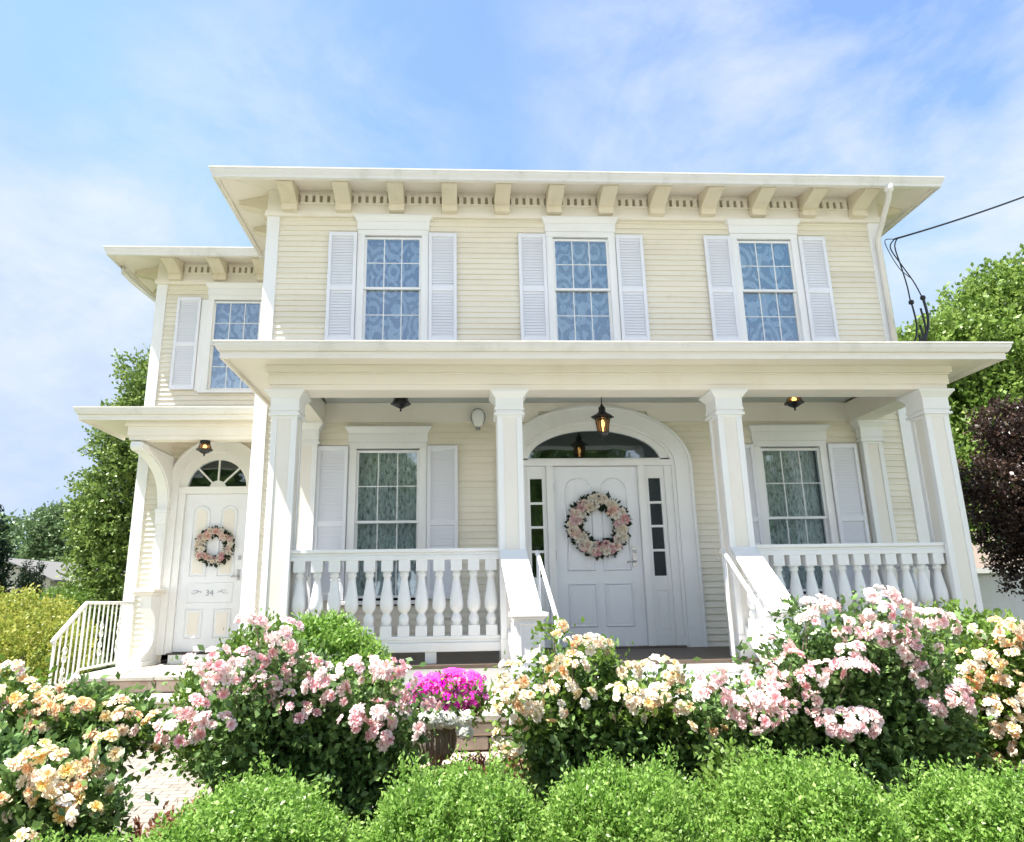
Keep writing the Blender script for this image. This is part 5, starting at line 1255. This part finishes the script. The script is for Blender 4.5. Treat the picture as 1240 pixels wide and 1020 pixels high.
# ------------------------------------------------------------------ power line and service drop
m_ = MB(); pts = []
A_, B_ = Vector((6.04, 0.2, 5.52)), Vector((14.5, 0.2, 9.4))
for k in range(41):
    t = k/40; p = A_.lerp(B_, t); p.z -= 0.55*4*t*(1-t)*0.6; pts.append(tuple(p))
pl = empty('power_line', (6.04, 0.2, 5.5), 'black overhead service wire drooping to the right corner of the house', 'power line')
m_.tube(pts, 0.013, 6); m_.build('wire', 'black', pl)
def cable(pts, r, n='loop_wire', parent=pl):
    # smooth through points
    P = [Vector(p) for p in pts]; out = []
    for i in range(len(P)-1):
        p0 = P[max(i-1, 0)]; p1 = P[i]; p2 = P[i+1]; p3 = P[min(i+2, len(P)-1)]
        for k in range(8):
            t = k/8; out.append(tuple(0.5*((2*p1)+(-p0+p2)*t+(2*p0-5*p1+4*p2-p3)*t*t+(-p0+3*p1-3*p2+p3)*t**3)))
    out.append(tuple(P[-1])); mb = MB(); mb.tube(out, r, 6); mb.build(n, 'black', parent)
cable([(6.04, .2, 5.52), (5.96, .2, 5.38), (6.08, .2, 5.12), (6.22, .2, 4.85), (6.30, .2, 4.62)], 0.009)
cable([(6.10, .2, 5.55), (6.03, .2, 5.40), (6.07, .2, 5.10), (6.11, .2, 4.80), (6.12, .2, 4.55)], 0.009)
cable([(6.04, .2, 5.52), (5.90, .2, 5.50), (5.93, .2, 5.32), (6.05, .2, 5.05), (6.2, .2, 4.9)], 0.006)
mast = empty('service_mast', (6.05, 0.2, 3.0), 'dark cable bundle and connectors rising behind the right end of the porch roof', 'cables')
for (x, z) in ((6.13, 4.55), (6.31, 4.62)):
    mb = MB(); mb.lathe([(0.015, 0), (0.034, 0.01), (0.034, 0.05), (0.015, 0.065)], x, 0.2, 10, z-0.04); mb.build('connector', 'black', mast)
for (x0, x1, ztop, r) in ((6.13, 6.02, 4.55, 0.012), (6.31, 6.12, 4.62, 0.018), (6.25, 6.05, 4.45, 0.014), (6.2, 5.85, 4.2, 0.016), (6.16, 5.72, 4.05, 0.018)):
    cable([(x0, .2, ztop), (x0+0.02, .2, ztop-0.35), ((x0+x1)/2, .2, 3.95), (x1-0.15, .18, 3.7), (x1-0.35, .1, 3.55)], r, 'cable', mast)

# ------------------------------------------------------------------ trees
def tree(name, label, mat, trunk, lobes, nspr, per, leaf, length, seed, group=None, up=0.3, shell=0.55, bamp=0.18):
    (tx, ty, tr, tz0, tz1) = trunk
    rt = empty(name, (tx, ty, tz0), label, 'tree', group)
    rel = [(a-tx, b-ty, c-tz0, d, e, f) for a, b, c, d, e, f in lobes]
    sprig_bush('crown', mat, rel, nspr, per, leaf, length, seed, up=up, parent=rt, shell=shell, bump_amp=bamp, width=0.6)
    mb = MB(); mb.tube([(tx, ty, tz0-0.2), (tx+0.1, ty, tz0+(tz1-tz0)*0.5), (tx, ty, tz1)], [tr*1.3, tr, tr*0.5], 10); mb.build('trunk', 'bark', rt)
    for (a, b, c, d, e, f) in lobes:
        zs = tz0+(tz1-tz0)*0.55 if c > tz0+(tz1-tz0)*0.55 else max(tz0+0.2, c-0.3)
        mb = MB(); mb.tube([(tx, ty, zs), ((tx+a)/2, (ty+b)/2, (zs+c)/2+0.1), (a, b, c), (a+d*0.3, b, c+f*0.5)], [tr*0.5, tr*0.32, tr*0.18, tr*0.05], 6); mb.build('limb', 'bark', rt)
    return rt
rnd = random.Random(3)
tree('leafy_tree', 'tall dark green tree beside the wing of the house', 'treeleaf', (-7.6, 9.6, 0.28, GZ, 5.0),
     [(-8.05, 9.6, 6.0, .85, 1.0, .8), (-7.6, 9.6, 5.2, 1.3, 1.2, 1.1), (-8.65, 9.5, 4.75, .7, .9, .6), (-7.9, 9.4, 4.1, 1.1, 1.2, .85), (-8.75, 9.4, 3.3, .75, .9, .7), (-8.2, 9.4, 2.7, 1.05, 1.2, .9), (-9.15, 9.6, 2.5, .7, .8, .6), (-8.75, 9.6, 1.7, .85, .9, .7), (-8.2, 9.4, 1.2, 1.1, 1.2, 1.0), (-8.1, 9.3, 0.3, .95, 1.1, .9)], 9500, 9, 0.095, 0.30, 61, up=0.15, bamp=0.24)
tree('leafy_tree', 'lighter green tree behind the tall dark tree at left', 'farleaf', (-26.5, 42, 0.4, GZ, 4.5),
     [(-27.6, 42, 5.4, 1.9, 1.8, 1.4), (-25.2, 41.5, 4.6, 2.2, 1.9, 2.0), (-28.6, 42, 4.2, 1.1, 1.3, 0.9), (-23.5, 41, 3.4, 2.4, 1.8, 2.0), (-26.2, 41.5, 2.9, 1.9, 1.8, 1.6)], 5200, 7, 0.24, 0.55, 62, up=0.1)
tree('leafy_tree', 'large sunlit bright green tree behind the right corner', 'brightleaf', (17.5, 11, 0.4, GZ, 7.5),
     [(17.2, 10.5, 8.4, 2.3, 2.2, 1.7), (15.2, 10.3, 7.0, 1.9, 1.8, 1.5), (19.4, 10.5, 7.6, 2.2, 2, 2.0), (13.6, 10, 7.1, 0.9, 1.0, 0.8), (14.8, 10, 5.1, 1.6, 1.5, 1.4), (17.5, 9.8, 5.6, 2.2, 1.8, 1.7), (13.3, 10, 3.4, 1.5, 1.5, 1.5), (16.2, 9.6, 3.5, 1.8, 1.6, 1.4), (19, 9.8, 4.2, 1.8, 1.6, 1.5)], 13500, 9, 0.15, 0.40, 63, up=0.35)
tree('maple_tree', 'dark purple-leaved maple at the right edge', 'mapleleaf', (10.6, 2.4, 0.14, GZ, 2.2),
     [(8.85, 2.0, 2.85, .40, .5, .30), (9.3, 2.1, 3.1, .6, .7, .35), (8.35, 2.0, 2.25, .42, .5, .26), (8.9, 2.0, 2.2, .6, .8, .36), (9.6, 2.0, 2.5, .7, .8, .5), (10.4, 2.2, 2.9, .9, 1, .6), (8.5, 1.9, 1.75, .42, .5, .24), (9.1, 2.0, 1.6, .55, .7, .34), (9.8, 2.0, 1.7, .7, .8, .5), (8.75, 1.9, 1.22, .36, .42, .2), (9.2, 1.9, 1.05, .4, .45, .25), (8.1, 2.0, 2.35, .30, .4, .2), (8.12, 2.0, 1.85, .26, .4, .16), (8.25, 2.0, 1.35, .26, .35, .15), (8.3, 1.95, 0.98, .22, .3, .12), (8.38, 1.95, 0.70, .18, .22, .08), (8.65, 2.0, 3.25, .35, .5, .22), (8.98, 1.9, 0.74, .25, .3, .14), (9.8, 2.0, 0.95, .6, .6, .4), (10.7, 2.2, 1.8, .9, .9, .7)], 9500, 9, 0.055, 0.15, 64, up=-0.15, shell=0.5, bamp=0.28)
tree('spruce_tree', 'dark spruce branch tips at the left edge', 'cedarleaf', (-14.3, 12, 0.16, GZ, 3.95),
     [(-13.9, 12, 0.95, .9, .8, .16), (-14.0, 12, 1.5, .85, 0.8, .14), (-14.0, 12, 2.1, 0.75, .7, .14), (-14.1, 12, 2.7, 0.65, .6, .14), (-14.2, 12, 3.3, .5, .5, .14), (-14.3, 12, 3.9, .35, .35, .2)], 3200, 8, 0.10, 0.28, 65, up=-0.1)
for i, (x, h) in enumerate(((-17.05, 2.0), (-16.62, 1.9))):
    tree('cedar_tree', ['taller left one of the two slim dark cedars by the beige house', 'right one of the two slim dark cedars by the beige house'][i], 'cedarleaf', (x, 20, 0.06, GZ, h-0.5),
         [(x, 20, 0.55, .20, .20, 1.45*h/2.0)], 900, 6, 0.07, 0.16, 66+i, 'slim dark cedars', up=0.9, shell=0.4)
for i, (lob, lab) in enumerate((([(-7.6, 3.8, -0.15, 1.05, 1.0, .85), (-6.9, 3.0, -0.35, .8, .8, .7)], 'yellow-green bushy shrub next to the stoop railing'), ([(-9.6, 5.2, -0.1, 1.5, 1.2, .95), (-8.4, 3.2, -0.3, 1.1, 0.9, .8)], 'broad yellow-green shrub at the left edge of the yard'))):
    shrub('golden_shrub', lab, 'yellowleaf', lob, 4200, 8, 0.055, 0.15, 70+i, 'yellow-green shrubs in the side yard', up=0.5)
shrub('golden_shrub', 'fresh green bush under the tall dark tree', 'lightleaf', [(-9.2, 8.0, -0.1, .8, .8, .9), (-10.6, 8.2, -0.35, 1.2, .8, .85)], 2600, 7, 0.07, 0.2, 73, 'yellow-green shrubs in the side yard', up=0.5)
# distant wood
fw = [(-46+5.0*i+rnd.uniform(-1, 1), 62+rnd.uniform(-4, 4), 3+rnd.uniform(-1, 1.5), 4+rnd.uniform(-1, 1), 3, 4+rnd.uniform(-1, 2)) for i in range(9)]
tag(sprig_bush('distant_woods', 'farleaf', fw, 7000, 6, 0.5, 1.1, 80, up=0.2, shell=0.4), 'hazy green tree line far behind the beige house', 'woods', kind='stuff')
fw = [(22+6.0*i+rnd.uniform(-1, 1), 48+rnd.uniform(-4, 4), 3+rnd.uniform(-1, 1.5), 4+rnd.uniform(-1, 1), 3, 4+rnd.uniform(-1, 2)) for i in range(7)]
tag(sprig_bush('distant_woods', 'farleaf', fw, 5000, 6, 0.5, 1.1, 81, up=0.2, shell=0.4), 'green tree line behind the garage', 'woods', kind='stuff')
# street trees across the road, mirrored in the lower panes
s0 = tree('street_tree', 'broad street tree across the road, mirrored in the left porch window', 'treeleaf', (-5.5, -29, 0.3, GZ, 5.5),
     [(-5.5, -29, 6.6, 2.8, 2.6, 2.0), (-8.0, -29, 4.6, 2.2, 2.2, 1.9), (-3.2, -29, 4.4, 2.3, 2.2, 1.9), (-5.5, -28, 3.0, 2.6, 2.2, 1.6)], 4200, 7, 0.26, 0.55, 90, 'street trees across the road')
for x, y, a_, s_, lb in ((6.5, -31, 1.3, 1.1, 'street tree across the road, mirrored in the front door glass'), (16.5, -28, 2.8, 1.0, 'street tree across the road, mirrored in the right porch window'), (-17, -30, 4.0, 1.2, 'street tree across the road, opposite the side door')):
    c0 = copyo(s0); c0.location = (x, y, GZ); c0.rotation_euler = (0, 0, a_); c0.scale = (s_, s_, s_); c0['label'] = lb
    for ch in list(s0.children): copyo(ch, c0)
# neighbour house at left
nb = empty('neighbour_house', (-22, 31, GZ), 'low beige house with a grey roof far behind the left shrubs', 'house')
mb = MB(); mb.box(-27, -21.6, 30, 38, GZ, 1.7); mb.prism([(-27, 1.7), (-21.6, 1.7), (-24.3, 2.75)], 'Y', 30.0, 38); mb.box(-21.6, -15.2, 31.5, 38, GZ, 1.6); mb.build('wall', 'beige_wall', nb)
mb = MB(); mb.hexa([(-21.9, 31.0, 1.55), (-14.9, 31.0, 1.55), (-14.9, 35, 2.65), (-21.9, 35, 2.65)], [(-21.9, 31.0, 1.65), (-14.9, 31.0, 1.65), (-14.9, 35, 2.75), (-21.9, 35, 2.75)])
mb.hexa([(-27.3, 29.8, 1.6), (-24.3, 29.8, 2.78), (-24.3, 38, 2.78), (-27.3, 38, 1.6)], [(-27.3, 29.8, 1.7), (-24.3, 29.8, 2.9), (-24.3, 38, 2.9), (-27.3, 38, 1.7)])
mb.hexa([(-24.3, 29.8, 2.78), (-21.3, 29.8, 1.6), (-21.3, 38, 1.6), (-24.3, 38, 2.78)], [(-24.3, 29.8, 2.9), (-21.3, 29.8, 1.7), (-21.3, 38, 1.7), (-24.3, 38, 2.9)]); mb.build('roof', 'grey_roof', nb)
for x in (-20.2, -17.6): mb = MB(); mb.box(x, x+1.1, 31.44, 31.5, 0.4, 1.3); mb.build('window', 'dark', nb)
# garage at right
ga = empty('garage', (16, 14, GZ), 'white garage with a brown shingle roof beyond the right corner', 'garage')
mb = MB(); clap(mb, (13.8, 14), (1, 0), (0, -1), 9, GZ, 1.15, ex=0.15); clap(mb, (13.8, 22), (0, -1), (-1, 0), 8, GZ, 1.15, ex=0.15); mb.build('wall', 'trim', ga)
mb = MB(); mb.hexa([(13.4, 13.6, 1.12), (23.2, 13.6, 1.12), (23.2, 18, 2.9), (13.4, 18, 2.9)], [(13.4, 13.6, 1.22), (23.2, 13.6, 1.22), (23.2, 18, 3.0), (13.4, 18, 3.0)])
mb.hexa([(13.4, 18, 2.9), (23.2, 18, 2.9), (23.2, 22.4, 1.12), (13.4, 22.4, 1.12)], [(13.4, 18, 3.0), (23.2, 18, 3.0), (23.2, 22.4, 1.22), (13.4, 22.4, 1.22)]); mb.build('roof', 'brown_roof', ga)
mb = MB(); mb.box(13.38, 23.22, 13.55, 13.6, 1.05, 1.22); mb.build('fascia', 'trim', ga)
mb = MB(); mb.box(15.0, 19.8, 13.93, 13.975, GZ, 0.85)
for k in range(1, 4): mb.box(15.05, 19.75, 13.915, 13.93, GZ+0.45*k-0.16, GZ+0.45*k+0.2)
mb.build('garage_door', 'shutter', ga)
